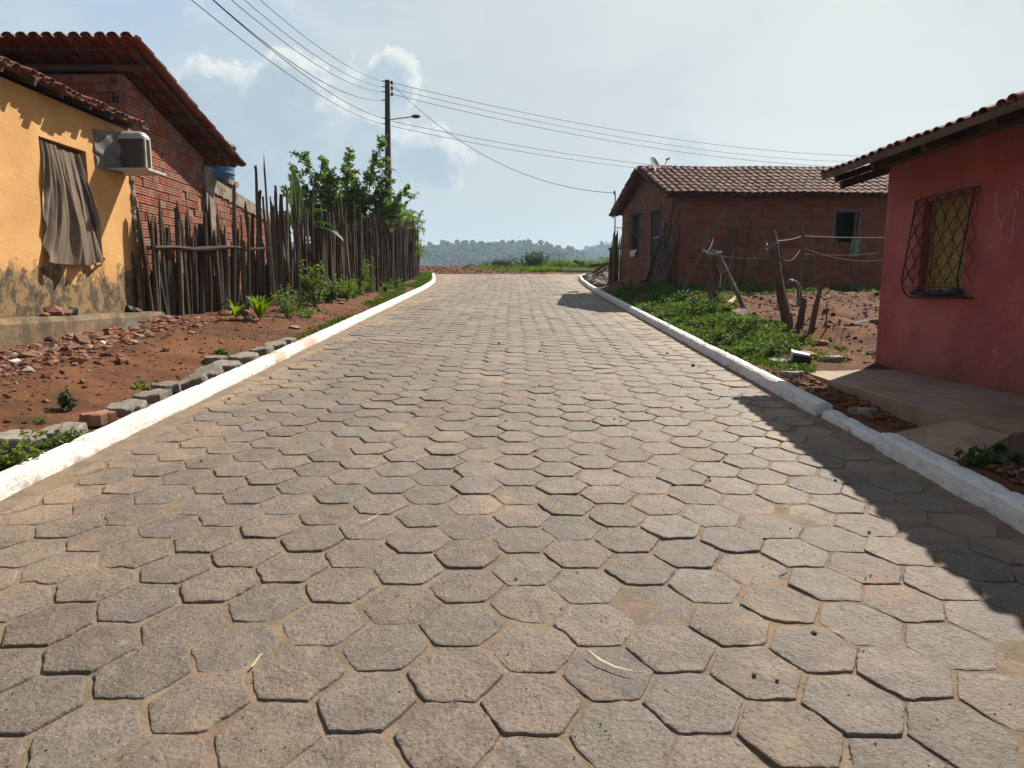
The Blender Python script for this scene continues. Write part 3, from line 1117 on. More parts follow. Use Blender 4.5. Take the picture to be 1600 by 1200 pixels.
# ================================================================ yellow house (left)
def yellow_house():
    X0 = -6.2
    Y0, Y1 = 1.5, 11.15
    zp = 1.20
    H = thing('yellow_house', 'yellow plastered house with damp stained foot and a window closed by a brown curtain', 'house', (X0, 6, 0.6))
    w0, w1, wz0, wz1 = 9.07 - Y0, 10.05 - Y0, 1.95, 3.54
    mb = MB()
    ops = [(w0, w1, wz0, wz1)]
    wall_slab(mb, (X0, Y0, 0), (0, 1, 0), (1, 0, 0), Y1 - Y0, 0.3, lambda u: 4.10, .16, ops)
    wall_slab(mb, (X0 - .16, Y1, 0), (-1, 0, 0), (0, 1, 0), 6.5, 0.3, lambda u: 4.10 + max(0, (3.2 - abs(u - 3.1))) * .36, .16, brk=(3.1,))
    wall_slab(mb, (X0 - .16, Y0 + .16, 0), (-1, 0, 0), (0, 1, 0), 6.5, 0.3, lambda u: 4.10 + max(0, (3.2 - abs(u - 3.1))) * .36, .16, brk=(3.1,))
    wall_slab(mb, (X0 - 6.66, Y0, 0), (0, 1, 0), (1, 0, 0), Y1 - Y0, 0.3, lambda u: 4.10, .16)
    part(mb, 'wall', m_yellow, H)
    # window: reveal frame, set back
    mb = MB()
    yy0, yy1 = 9.07, 10.05
    fx = X0 - .13
    mb.box(fx - .03, fx + .02, yy0 + .001, yy0 + .05, wz0 + .001, wz1 - .001)
    mb.box(fx - .03, fx + .02, yy1 - .05, yy1 - .001, wz0 + .001, wz1 - .001)
    mb.box(fx - .03, fx + .02, yy0 + .05, yy1 - .05, wz1 - .05, wz1 - .001)
    part(mb, 'window_frame', m_beam, H)
    # plinth pavement strip along the wall
    mb = MB()
    ys = np.arange(Y0, 11.45, .09)
    P = np.zeros((len(ys), 6, 3))
    for j, (x, z) in enumerate([(-5.90, .5), (-5.885, .9), (-5.89, 1.13), (-5.93, 1.195), (-6.0, 1.20), (X0 + .03, 1.205)]):
        nz = fbm(ys * 4, ys * 0 + j * .4, 4) * .05
        P[:, j, 0] = x + (nz if j < 5 else 0)
        P[:, j, 1] = ys
        P[:, j, 2] = z + (nz * .5 if j > 1 else 0)
    mb.grid(P)
    mb.box(-6.16, -5.96, 11.30, 11.42, .6, 1.17)
    part(mb, 'plinth', m_plinth, H)
    # courses of brick showing under the plinth at the near end
    mb = MB()
    brick_wall(mb, (-5.885, 1.5, 0), (0, 1, 0), (1, 0, 0), 7.6, .50, lambda u: .80, .21, .075, .012, proud=.03)
    part(mb, 'footing_brick', m_brick, H)
    # roof
    mb = MB()
    sl = .36
    V = np.array((-1, 0, sl))
    V = V / np.linalg.norm(V)
    tile_roof(mb, (-5.93, Y0 - .3, 4.135), (0, 1, 0), V, 10.05, 4.0, pitch=.152, r=.066, ex=.36, jit=.022, edge_jit=.055,
              sag=lambda u, v: -.02 * math.sin(u * .9) + .012 * math.sin(u * 5.1))
    tile_roof(mb, (-12.9, Y0 - .3, 4.135 - .04), (0, 1, 0), (-V[0], 0, V[2]), 10.05, 3.9, pitch=.185, ex=.36, jit=.015)
    part(mb, 'roof', m_tile, H)
    for i, y in enumerate(np.arange(Y0 + .1, 11.4, .55)):
        mb = MB()
        mb.beam((-5.97 + rs.uniform(-.02, .02), y, 4.095 + .0), (-9.6, y, 4.095 + 3.63 * sl), .05, .06, jit=.004)
        part(mb, 'rafter', m_beam, H)
    for xx in (-6.02, -6.45):
        mb = MB()
        zz = 4.14 + (-5.93 - xx) * sl
        mb.box(xx - .025, xx + .025, Y0 - .2, 11.45, zz - .02 + .001, zz + .018, jit=.004)
        part(mb, 'batten', m_beam, H)


yellow_house()


def curtain():
    # brown cloth hanging out of the window, its foot tied to a nail on the right
    nu, nv = 150, 70
    P = np.zeros((nu, nv, 3))
    for i in range(nu):
        u = i / (nu - 1)
        for j in range(nv):
            v = j / (nv - 1)         # 0 top, 1 bottom
            yt = 9.10 + u * .86
            yb = 8.93 + u * 1.15
            y = yt + (yb - yt) * v
            zt = 3.50 - .03 * u
            zb = 1.90 + .09 * u - .06 * math.sin(u * math.pi)
            z = zt + (zb - zt) * v
            x = -6.245 + .165 * v
            # folds hang from the rod and are dragged towards the knot at the lower right
            q = u + .30 * v * v * (1 - u) - .06 * v
            a1 = float(vnoise(q * 15 + 3.7, v * .9 + 1.1)) - .5
            a2 = float(vnoise(q * 34 + 11.2, v * 1.4 + 5.1)) - .5
            a3 = float(vnoise(u * 9 + 2.2, v * 9 + 7.1)) - .5
            flat = 1 - .75 * math.exp(-((u - .62 - .1 * v) / .20) ** 2) * (1 - .6 * v)
            x += (.200 * a1 + .120 * a2) * flat * (.45 + .55 * min(1, v * 3)) + .012 * a3
            x += .03 * math.sin(v * 3.1) * math.sin(u * 3.1)
            y += .025 * a2 * flat
            z += .04 * v * (float(vnoise(u * 7, 2.2)) - .5)
            P[i, j] = (x, y, z)
    mb = MB()
    mb.grid(P)
    c = thing('curtain', 'brown cloth hung outside the window of the yellow house, tied at its lower right corner', 'curtain', (-6.2, 9.5, 1.9))
    part(mb, 'cloth', m_cloth_b, c, smooth=True)
    mb = MB()
    Q = np.zeros((6, 24, 3))
    for i in range(6):
        for j in range(24):
            v = j / 23
            Q[i, j] = (-6.235 + .115 * float(sstep(v, 0, .5)) + .01 * math.sin(i * 2.1) - .015 * i / 5, 9.86 + .17 * v ** 1.1 + (.10 + .02 * v) * i / 5, 3.47 - 1.42 * v - .05 * i / 5)
    mb.grid(Q)
    part(mb, 'fold_shade', m_black, c, smooth=True, label='black strip painted for the shaded folds on the right of the cloth')  # black strip paints in the shade of the right-hand folds
    mb = MB()
    mb.tube([(-6.07, 10.04, 2.0), (-6.10, 10.09, 1.985), (-6.13, 10.13, 1.99), (-6.16, 10.17, 1.965), (-6.19, 10.2, 1.93)], [.03, .016, .022, .012, .008], 7)
    mb.tube([(-6.17, 10.12, 1.95), (-6.185, 10.25, 1.70), (-6.19, 10.42, 1.42)], .004, 5)
    part(mb, 'tie_cord', m_cloth_b, c)
    mb = MB()
    mb.tube([(-6.10, 8.96, 1.90), (-6.13, 8.93, 1.80), (-6.15, 8.95, 1.70)], [.03, .035, .015], 7, rough=.3)
    mb.tube([(-6.15, 8.93, 1.75), (-6.17, 8.75, 1.45), (-6.18, 8.6, 1.22)], .004, 5)
    part(mb, 'tie_cord', m_cloth_b, c)
    mb = MB()
    mb.tube([(-6.265, 9.075, 3.51), (-6.265, 10.045, 3.48)], .009, 6)
    part(mb, 'rod', m_beam, c)


curtain()


def air_conditioner():
    A = thing('air_conditioner', 'old white and grey air conditioner jutting from the yellow wall under the eave', 'air conditioner', (-6.2, 10.75, 3.4))
    x0, x1, y0, y1, z0, z1 = -6.19, -5.67, 10.65, 10.86, 3.41, 3.90

    def rr(x1_, y0_, y1_, rad, z):
        pts = [(x0, y0_, z)]
        for k in range(5):
            a = -math.pi / 2 + math.pi / 2 * k / 4
            pts.append((x1_ - rad + rad * math.cos(a), y0_ + rad + rad * math.sin(a), z))
        for k in range(5):
            a = math.pi / 2 * k / 4
            pts.append((x1_ - rad + rad * math.cos(a), y1_ - rad + rad * math.sin(a), z))
        pts.append((x0, y1_, z))
        return pts
    mb = MB()
    a = rr(x1, y0, y1, .05, z0 + .02)
    b = rr(x1, y0, y1, .05, z1 - .03)
    m = len(a)
    mb.add(a + b, [(k, (k + 1) % m, m + (k + 1) % m, m + k) for k in range(m)] + [tuple(range(m))[::-1], tuple(range(m, 2 * m))])
    part(mb, 'coil', m_coil, A)
    mb = MB()        # rounded white lid
    rings = []
    for (ins, z) in ((-.012, z1 - .045), (-.012, z1 - .01), (.008, z1 + .030), (.035, z1 + .060), (.08, z1 + .080)):
        rings += rr(x1 - ins, y0 + ins, y1 - ins, .055, z)
    fs = []
    for q in range(4):
        for k in range(m):
            k2 = (k + 1) % m
            fs.append((q * m + k, q * m + k2, (q + 1) * m + k2, (q + 1) * m + k))
    fs.append(tuple(4 * m + k for k in range(m)))
    fs.append(tuple(range(m))[::-1])
    mb.add(rings, fs)
    mb.tube([(-5.95, 10.74, z1 + .06), (-5.95, 10.75, z1 + .11), (-5.93, 10.79, z1 + .11), (-5.93, 10.80, z1 + .06)], .008, 5)
    part(mb, 'lid', m_white, A, smooth=False)
    mb = MB()        # tray with lip
    mb.hexa([(-6.19, 10.50, z0 - .045), (-5.53, 10.47, z0 - .055), (-5.53, 11.0, z0 - .055), (-6.19, 11.05, z0 - .045), (-6.19, 10.50, z0 - .015), (-5.53, 10.47, z0 - .02), (-5.53, 11.0, z0 - .02), (-6.19, 11.05, z0 - .015)])
    part(mb, 'tray', m_white, A)
    mb = MB()        # corner posts and fine vertical fins on both visible sides
    for y in (y0 - .004, ):
        for k in range(34):
            x = x0 + .08 + k * .0125
            mb.box(x, x + .003, y, y + .006, z0 + .025, z1 - .06)
    for k in range(8):
        y = y0 + .055 + k * .0125
        mb.box(x1 - .002, x1 + .004, y, y + .003, z0 + .025, z1 - .06)
    part(mb, 'fin', m_coil, A)
    for bx in ((x1 - .012, x1 + .012, y0 + .02, y0 + .045, z0, z1 - .046), (x1 - .012, x1 + .010, y1 - .05, y1 - .02, z0, z1 - .046), (x0 + .06, x0 + .085, y0 - .008, y0 + .01, z0, z1 - .046)):
        mb = MB()
        mb.box(*bx)
        part(mb, 'corner_post', m_white, A)
    # torn plastic that seals the hole round the machine
    mb = MB()
    n1, n2 = 16, 14
    P = np.zeros((n1, n2, 3))
    for i in range(n1):
        u = i / (n1 - 1)
        for j in range(n2):
            v = j / (n2 - 1)
            y = 10.25 + .42 * v
            x = -6.185 + .16 * v ** 2.2
            z = z0 - .04 + .52 * u + .10 * v * (u - .4) + (.05 * (1 - v) * math.sin(u * 9))
            P[i, j] = (x + .015 * math.sin(u * 14 + v * 6), y + .012 * math.sin(u * 19), z)
    mb.grid(P)
    part(mb, 'plastic_sheet', m_plastic, A, smooth=True)


air_conditioner()


# ================================================================ brick house behind it, with the shed roof
def left_brick_house():
    XW = -6.27
    Ya, Yb = 11.34, 14.05
    H = thing('brick_house', 'unplastered hollow brick house with one steep red tiled roof slope behind the wooden stick fence', 'house', (XW, 12.6, 1.0))
    sl = -(5.33 - 4.21) / (14.72 - 10.84)

    def top(y):
        return 5.33 + (y - 10.84) * sl - .17
    mb = MB()
    wall_slab(mb, (XW - .02, Ya, 0), (0, 1, 0), (1, 0, 0), Yb - Ya, .6, lambda u: top(Ya + u), .16)
    wall_slab(mb, (XW - .18, Ya + .02, 0), (-1, 0, 0), (0, -1, 0), 6, .6, lambda u: top(Ya), .16)
    wall_slab(mb, (XW - .18, Yb, 0), (-1, 0, 0), (0, 1, 0), 6, .6, lambda u: top(Yb), .16)
    hole = [(1.70, 1.86, 3.28, 3.45), (2.38, 2.56, 3.22, 3.38)]
    brick_wall(mb, (XW - .02, Ya - .01, 0), (0, 1, 0), (1, 0, 0), Yb - Ya - .12, .9, lambda u: top(Ya + u) - .01, .215, .128, .013, hole, grooves=3, mi=1, proud=.026, jit=.006, missing=.008)
    # front (camera side) courses; black plates paint the hollow ends' shade at the corner
    brick_wall(mb, (XW - .06, Ya + .01, 0), (-1, 0, 0), (0, -1, 0), 5.5, 3.6, lambda u: top(Ya) - .01, .215, .128, .013, (), grooves=0, mi=1, proud=.022, jit=.004)
    for r in range(7):
        z = 4.955 - r * .141
        if r % 2 == 0:
            for a in range(2):
                for b in range(3):
                    mb.box(XW - .19 + a * .06 - .02, XW - .19 + a * .06 + .020, Ya - .020, Ya - .0155, z - .10 + b * .036, z - .10 + b * .036 + .024, 2)
    part(mb, 'wall', [m_mortar, m_brick, m_dark], H)
    mb = MB()
    # mortar smear pillar at the far corner and crack line
    mb.box(XW - .10, XW + .055, Yb - .14, Yb + .18, .8, 4.06, jit=.01)
    mb.box(XW - .06, XW + .04, Yb + .18, Yb + .30, 2.9, 3.95, jit=.015)
    part(mb, 'corner_pillar', m_concrete, H)
    mb = MB()
    # rough render strip where the yellow house meets the bricks
    pts = [(XW + .06 + rs.uniform(-.02, .02), 11.19 + rs.uniform(-.015, .015), z) for z in np.arange(1.0, 3.5, .08)]
    mb.tube(pts, [.055 + rs.uniform(-.015, .015) for _ in pts], 7, rough=.25)
    part(mb, 'render_strip', m_concrete, H)
    # roof: tiles seen from below
    mb = MB()
    V = np.array((0, 1, sl))
    V = V / np.linalg.norm(V)
    ln = (14.78 - 10.80) / V[1]
    # the eave is the far low edge: tiles run up towards the camera
    ex0 = np.array((-12.6, 14.78, 5.33 + (14.78 - 10.84) * sl + .0))
    tile_roof(mb, ex0, (1, 0, 0), -V, 6.85, ln, pitch=.20, ex=.37, r=.095, jit=.012, edge_jit=.04)
    part(mb, 'roof', m_tile_red, H)
    # purlins along the ridge direction, ends sticking out under the verge
    for y, e in ((11.27, -5.83), (12.75, -5.88), (14.0, -5.92)):
        mb = MB()
        zc = 5.33 + (y - 10.84) * sl - .125
        mb.box(-12.4, e, y - .04, y + .04, zc - .045, zc + .035, jit=.004)
        part(mb, 'purlin', m_beam, H)
    for x in np.arange(-12.2, -5.8, .42):
        mb = MB()
        y0, y1 = 10.92, 14.66
        mb.beam((x, y0, 5.33 + (y0 - 10.84) * sl - .065), (x, y1, 5.33 + (y1 - 10.84) * sl - .065), .045, .04, jit=.003)
        part(mb, 'rafter', m_beam, H)
    mb = MB()
    for i, y in enumerate(np.arange(10.98, 14.7, .37)):
        zc = 5.33 + (y - 10.84) * sl - .032
        mb.box(-12.5, -5.84, y - .015, y + .015, zc - .010, zc + .012)
    part(mb, 'batten', m_beam, H)


left_brick_house()


def yard_wall():
    W = thing('yard_wall', 'low hollow brick yard wall with a stained cement top running on from the brick house', 'wall', (-6.3, 16.2, 1.2))
    ya, yb = 14.40, 18.2
    mb = MB()
    wall_slab(mb, (-6.32, ya, 0), (0, 1, 0), (1, 0, 0), yb - ya, .8, lambda u: 3.83 - u * .10, .14)
    brick_wall(mb, (-6.32, ya, 0), (0, 1, 0), (1, 0, 0), yb - ya, 1.0, lambda u: 3.72 - u * .10, .215, .128, .013, grooves=3, mi=1, proud=.024, jit=.006)
    part(mb, 'wall_body', [m_mortar, m_brick], W)
    mb = MB()
    n = 26
    us = np.linspace(0, yb - ya, n)
    for a, b in zip(us, us[1:]):
        t = 3.84 - a * .10
        mb.hexa([(-6.50, ya + a, t - .30), (-6.265, ya + a, t - .24 + rs.uniform(-.03, .03)), (-6.265, ya + b, t - .24), (-6.50, ya + b, t - .30),
                 (-6.50, ya + a, t + .05 + rs.uniform(-.02, .02)), (-6.27, ya + a, t + .05), (-6.27, ya + b, t + .04), (-6.50, ya + b, t + .04 + rs.uniform(-.02, .02))])
    part(mb, 'coping', m_concrete, W)


yard_wall()


def water_tank():
    c = (-7.02, 16.6, 4.20)
    T = thing('water_tank', 'blue plastic water tank with a black lid behind the end of the steep red roof', 'water tank', (c[0], c[1], c[2] - .1))
    mb = MB()
    mb.lathe([(.27, 0), (.29, .03), (.30, .12), (.315, .13), (.315, .17), (.305, .18), (.315, .40), (.33, .41), (.33, .45), (.32, .46), (.335, .72), (.345, .74)], c)
    part(mb, 'tank', m_tank, T, smooth=False)
    mb = MB()
    z = c[2] + .74
    mb.lathe([(.365, z), (.375, z + .02), (.36, z + .07), (.30, z + .13), (.20, z + .17), (.12, z + .18), (.115, z + .22)], (c[0], c[1], 0))
    part(mb, 'lid', m_black, T, smooth=False)
    mb = MB()
    mb.box(c[0] - .30, c[0] + .30, c[1] - .3, c[1] + .3, c[2] - .12, c[2] - .002)
    for sx in (-1, 1):
        mb.box(c[0] + sx * .2 - .06, c[0] + sx * .2 + .06, c[1] - .06, c[1] + .06, 1.3, c[2] - .12)
    part(mb, 'stand', m_concrete, T)


water_tank()


# ================================================================ red house (right)
def red_house():
    XW = 4.55
    Y0, Y1 = 1.0, 8.30
    H = thing('red_house', 'red plastered house with a lattice grille over its yellow shutters', 'house', (XW, 5, .5))
    ops = [(6.80 - Y0, 7.55 - Y0, 1.47, 2.49)]
    mb = MB()
    wall_slab(mb, (XW, Y0, 0), (0, 1, 0), (-1, 0, 0), Y1 - Y0, .2, lambda u: 3.09, .16, ops)
    wall_slab(mb, (XW + .16, Y1, 0), (1, 0, 0), (0, 1, 0), 6.5, .2, lambda u: 3.09 + max(0, (3.2 - abs(u - 3.1))) * .33, .16, brk=(3.1,))
    wall_slab(mb, (XW + .16, Y0 + .16, 0), (1, 0, 0), (0, 1, 0), 6.5, .2, lambda u: 3.09 + max(0, (3.2 - abs(u - 3.1))) * .33, .16, brk=(3.1,))
    wall_slab(mb, (XW + 6.66, Y0, 0), (0, 1, 0), (1, 0, 0), Y1 - Y0, .2, lambda u: 3.09, .16)
    part(mb, 'wall', m_red, H)
    # shutters of vertical yellow boards in the opening
    Wd = MB()
    Wd.box(XW + .10, XW + .13, 6.801, 6.84, 1.471, 2.489)
    Wd.box(XW + .10, XW + .13, 7.51, 7.549, 1.471, 2.489)
    Wd.box(XW + .10, XW + .13, 6.84, 7.51, 2.45, 2.489)
    win = part(Wd, 'window', m_shutter, H)
    mb = MB()
    k = 0
    y = 6.845
    while y < 7.50:
        w = .082
        mb.box(XW + .105 + (k % 2) * .004, XW + .122 + (k % 2) * .004, y, min(y + w - .005, 7.505), 1.49, 2.445)
        y += w
        k += 1
    for z in (1.62, 1.98, 2.32):
        mb.box(XW + .088, XW + .103, 6.85, 7.50, z, z + .03)
    part(mb, 'shutter', m_shutter, win)
    # peeled marks
    mb = MB()

    def mark(pts, w=.007):
        mb.tube([(XW - .001, a + rs.uniform(-.004, .004), b) for (a, b) in pts], [w * rs.uniform(.2, 1.0) for _ in pts], 5, flat=1.0, rough=.4)
    xs = XW
    mark([(6.44, 2.42), (6.43, 2.36), (6.42, 2.28), (6.40, 2.22), (6.385, 2.17)], .006)
    mark([(6.385, 2.17), (6.37, 2.19), (6.35, 2.16), (6.33, 2.13), (6.31, 2.17), (6.27, 2.22), (6.24, 2.30), (6.21, 2.36)], .007)
    mark([(6.21, 2.38), (6.20, 2.42), (6.17, 2.40), (6.15, 2.33)], .009)
    mark([(6.45, 2.40), (6.43, 2.43), (6.40, 2.40)], .010)
    mark([(6.33, 2.13), (6.33, 2.05), (6.325, 1.99)], .004)
    mark([(6.18, 2.25), (6.18, 2.1), (6.19, 1.95)], .003)
    mark([(6.47, 1.92), (6.42, 1.94), (6.38, 1.945)], .008)
    part(mb, 'peeled_paint', m_chip, H)
    # roof
    mb = MB()
    sl = .33
    V = np.array((1, 0, sl))
    V /= np.linalg.norm(V)
    tile_roof(mb, (3.825, .7, 2.885), (0, 1, 0), V, 7.75, 4.5, pitch=.155, r=.066, ex=.36, jit=.014, edge_jit=.02, sag=lambda u, v: .010 * math.sin(u * 3.3) - .01 * math.sin(u * 1.3))
    tile_roof(mb, (11.9, .7, 2.885), (0, 1, 0), (-V[0], 0, V[2]), 7.75, 3.9, pitch=.185, ex=.36, jit=.015)
    part(mb, 'roof', m_tile, H)
    mb = MB()
    mb.box(3.785, 3.80, .75, 8.38, 2.865, 2.925, jit=.006)
    part(mb, 'eave_board', m_beam, H)
    for y in np.arange(1.2, 8.5, .9):
        mb = MB()
        mb.beam((3.93 + rs.uniform(-.03, .03), y, 2.835 + .13 * sl), (7.8, y, 2.835 + 4.0 * sl), .06, .07, jit=.006)
        part(mb, 'rafter', m_beam, H)
    mb = MB()
    mb.beam((4.0, 8.36, 2.80), (7.8, 8.36, 2.80 + 3.8 * sl), .06, .09, jit=.008)
    part(mb, 'verge_rafter', m_beam, H)
    for xx in (3.90, 4.22):
        mb = MB()
        zz = 2.90 + (xx - 3.80) * sl
        mb.box(xx - .02, xx + .02, .8, 8.42, zz - .012, zz + .012, jit=.003)
        part(mb, 'batten', m_beam, H)
    mb = MB()     # wall plate under the rafters
    mb.box(4.40, 4.535, .9, 8.42, 2.99, 3.07, jit=.01)
    part(mb, 'wall_plate', m_beam, H)


red_house()


def grille():
    Gt = thing('window_grille', 'black iron window grille of crossed diamond bars, bulging out from the red wall', 'window grille', (4.4, 6.95, 1.45))
    ya, yb = 6.66, 7.60
    xf = 4.40
    xt = 4.49
    z0, z1 = 1.45, 2.52

    def xz(z):
        if z > 1.66:
            return xt + (xf - xt) * min(1, (z1 - z) / .86)
        t = (1.66 - z) / (1.66 - z0)
        return xf + .13 * (1 - math.sqrt(max(0, 1 - t * t)))
    mb = MB()
    for y in (ya, yb):
        zs = np.concatenate([np.linspace(z1, 1.66, 6), 1.66 - .21 * np.sin(np.linspace(0, math.pi / 2, 9))])
        mb.tube([(xz(z), y, z) for z in zs] + [(4.545, y, z0)], .0085, 7)
        mb.tube([(xt, y, z1), (4.545, y, z1)], .0075, 6)
    mb.tube([(xt, ya, z1), (xt, yb, z1)], .0085, 7)
    mb.tube([(4.53, ya - .06, z0), (4.53, yb + .02, z0)], .008, 6)
    mb.tube([(xz(1.56), ya, 1.56), (xz(1.56), yb, 1.56)], .006, 6)
    part(mb, 'grille_frame', m_iron, Gt)
    mb = MB()
    nc, nr = 5, 4
    dy = (yb - ya) / nc
    dz = (z1 - 1.60) / nr
    for c in range(nc + 1):
        for r in range(nr):
            y = ya + c * dy
            za = z1 - r * dz
            zb = za - dz
            for s_ in (-1, 1):
                if 0 <= c + s_ * .5 <= nc:
                    ym = y + s_ * dy * .5
                    zm = (za + zb) / 2
                    mb.tube([(xz(za), y, za), (xz(zm) - .002, ym, zm)], .0048, 5)
                    mb.tube([(xz(zm) - .002, ym, zm), (xz(zb), y, zb)], .0048, 5)
            # inner narrow chevrons
            if 0 < c < nc:
                for s_ in (-1, 1):
                    mb.tube([(xz(za) + .006, y, za), (xz((za + zb) / 2) + .006, y + s_ * dy * .13, (za + zb) / 2), (xz(zb) + .006, y, zb)], .0030, 4)
    for y in (ya, yb):
        for r in range(nr):
            za = z1 - r * dz
            mb.tube([(xz(za), y, za), (4.54, y, za - dz)], .004, 4)
            mb.tube([(4.54, y, za), (xz(za - dz), y, za - dz)], .004, 4)
    for c in range(11):
        y = ya + (yb - ya) * c / 10
        zs = [1.60, 1.56, 1.50, 1.462]
        mb.tube([(xz(z), y, z) for z in zs] + [(4.54, y, 1.452)], .0032, 4)
    part(mb, 'lattice_bar', m_iron, Gt)


grille()


def blue_rag():
    mb = MB()
    nu, nv = 90, 18
    P = np.zeros((nu, nv, 3))
    for i in range(nu):
        u = i / (nu - 1)
        for j in range(nv):
            a = 2 * math.pi * j / (nv - 1)
            rr = .030 + .030 * float(vnoise(u * 16, j * .8)) + .014 * float(vnoise(u * 45, j * 1.7))
            rr = rr * (.35 + .9 * float(vnoise(u * 7 + 2, 9.1))) * min(1, 14 * u + .1, 14 * (1 - u) + .1)
            P[i, j] = (4.46 + rr * 1.3 * math.cos(a), 6.66 + u * .86, 1.478 + rr * (1 + math.sin(a)) * .75)
    mb.grid(P)
    tag(_build(mb, 'blue_cloth', m_cloth_blue, None, smooth=False), 'crumpled dark blue cloth lying on the sill inside the iron grille', 'cloth')


blue_rag()


def patio():
    mb = MB()
    z = .60
    top = [(3.22, 4.70), (3.23, 5.29), (3.27, 6.4), (3.40, 7.92), (3.9, 8.2), (4.26, 8.36), (4.53, 8.32), (4.53, 4.9), (3.8, 4.4), (3.225, 4.22)]
    n = len(top)
    V = [(x, y, z + .004 * math.sin(i * 3)) for i, (x, y) in enumerate(top)] + [(x, y, z - .35) for (x, y) in top]
    mb.add(V, [tuple(range(n))] + [((k + 1) % n, k, n + k, n + (k + 1) % n) for k in range(n)])
    o = struct(mb, 'patio', m_slab, label='bare cement pavement slab along the foot of the red house')
    o.data.flip_normals()
    # the floor strip of long boards of cement that slopes to the kerb
    mb = MB()
    for k in range(5):
        xa = 2.892 + k * .0655
        xb = xa + .0625
        za, zb_ = .432 + (xa - 2.892) * .49, .432 + (xb - 2.892) * .49
        ya, yb = 4.15 + (xa - 2.89) * .2, 4.15 + (xb - 2.89) * .2
        yc, yd = 5.0 - (xa - 2.89) * .75, 5.0 - (xb - 2.89) * .75
        mb.hexa([(xa, ya, .2), (xb, yb, .2), (xb, yd, .2), (xa, yc, .2), (xa, ya, za), (xb, yb, zb_), (xb, yd, zb_), (xa, yc, za)])
    struct(mb, 'patio_ramp', m_slab, label='sloping tiled strip between the sunken kerb and the cement slab')


patio()


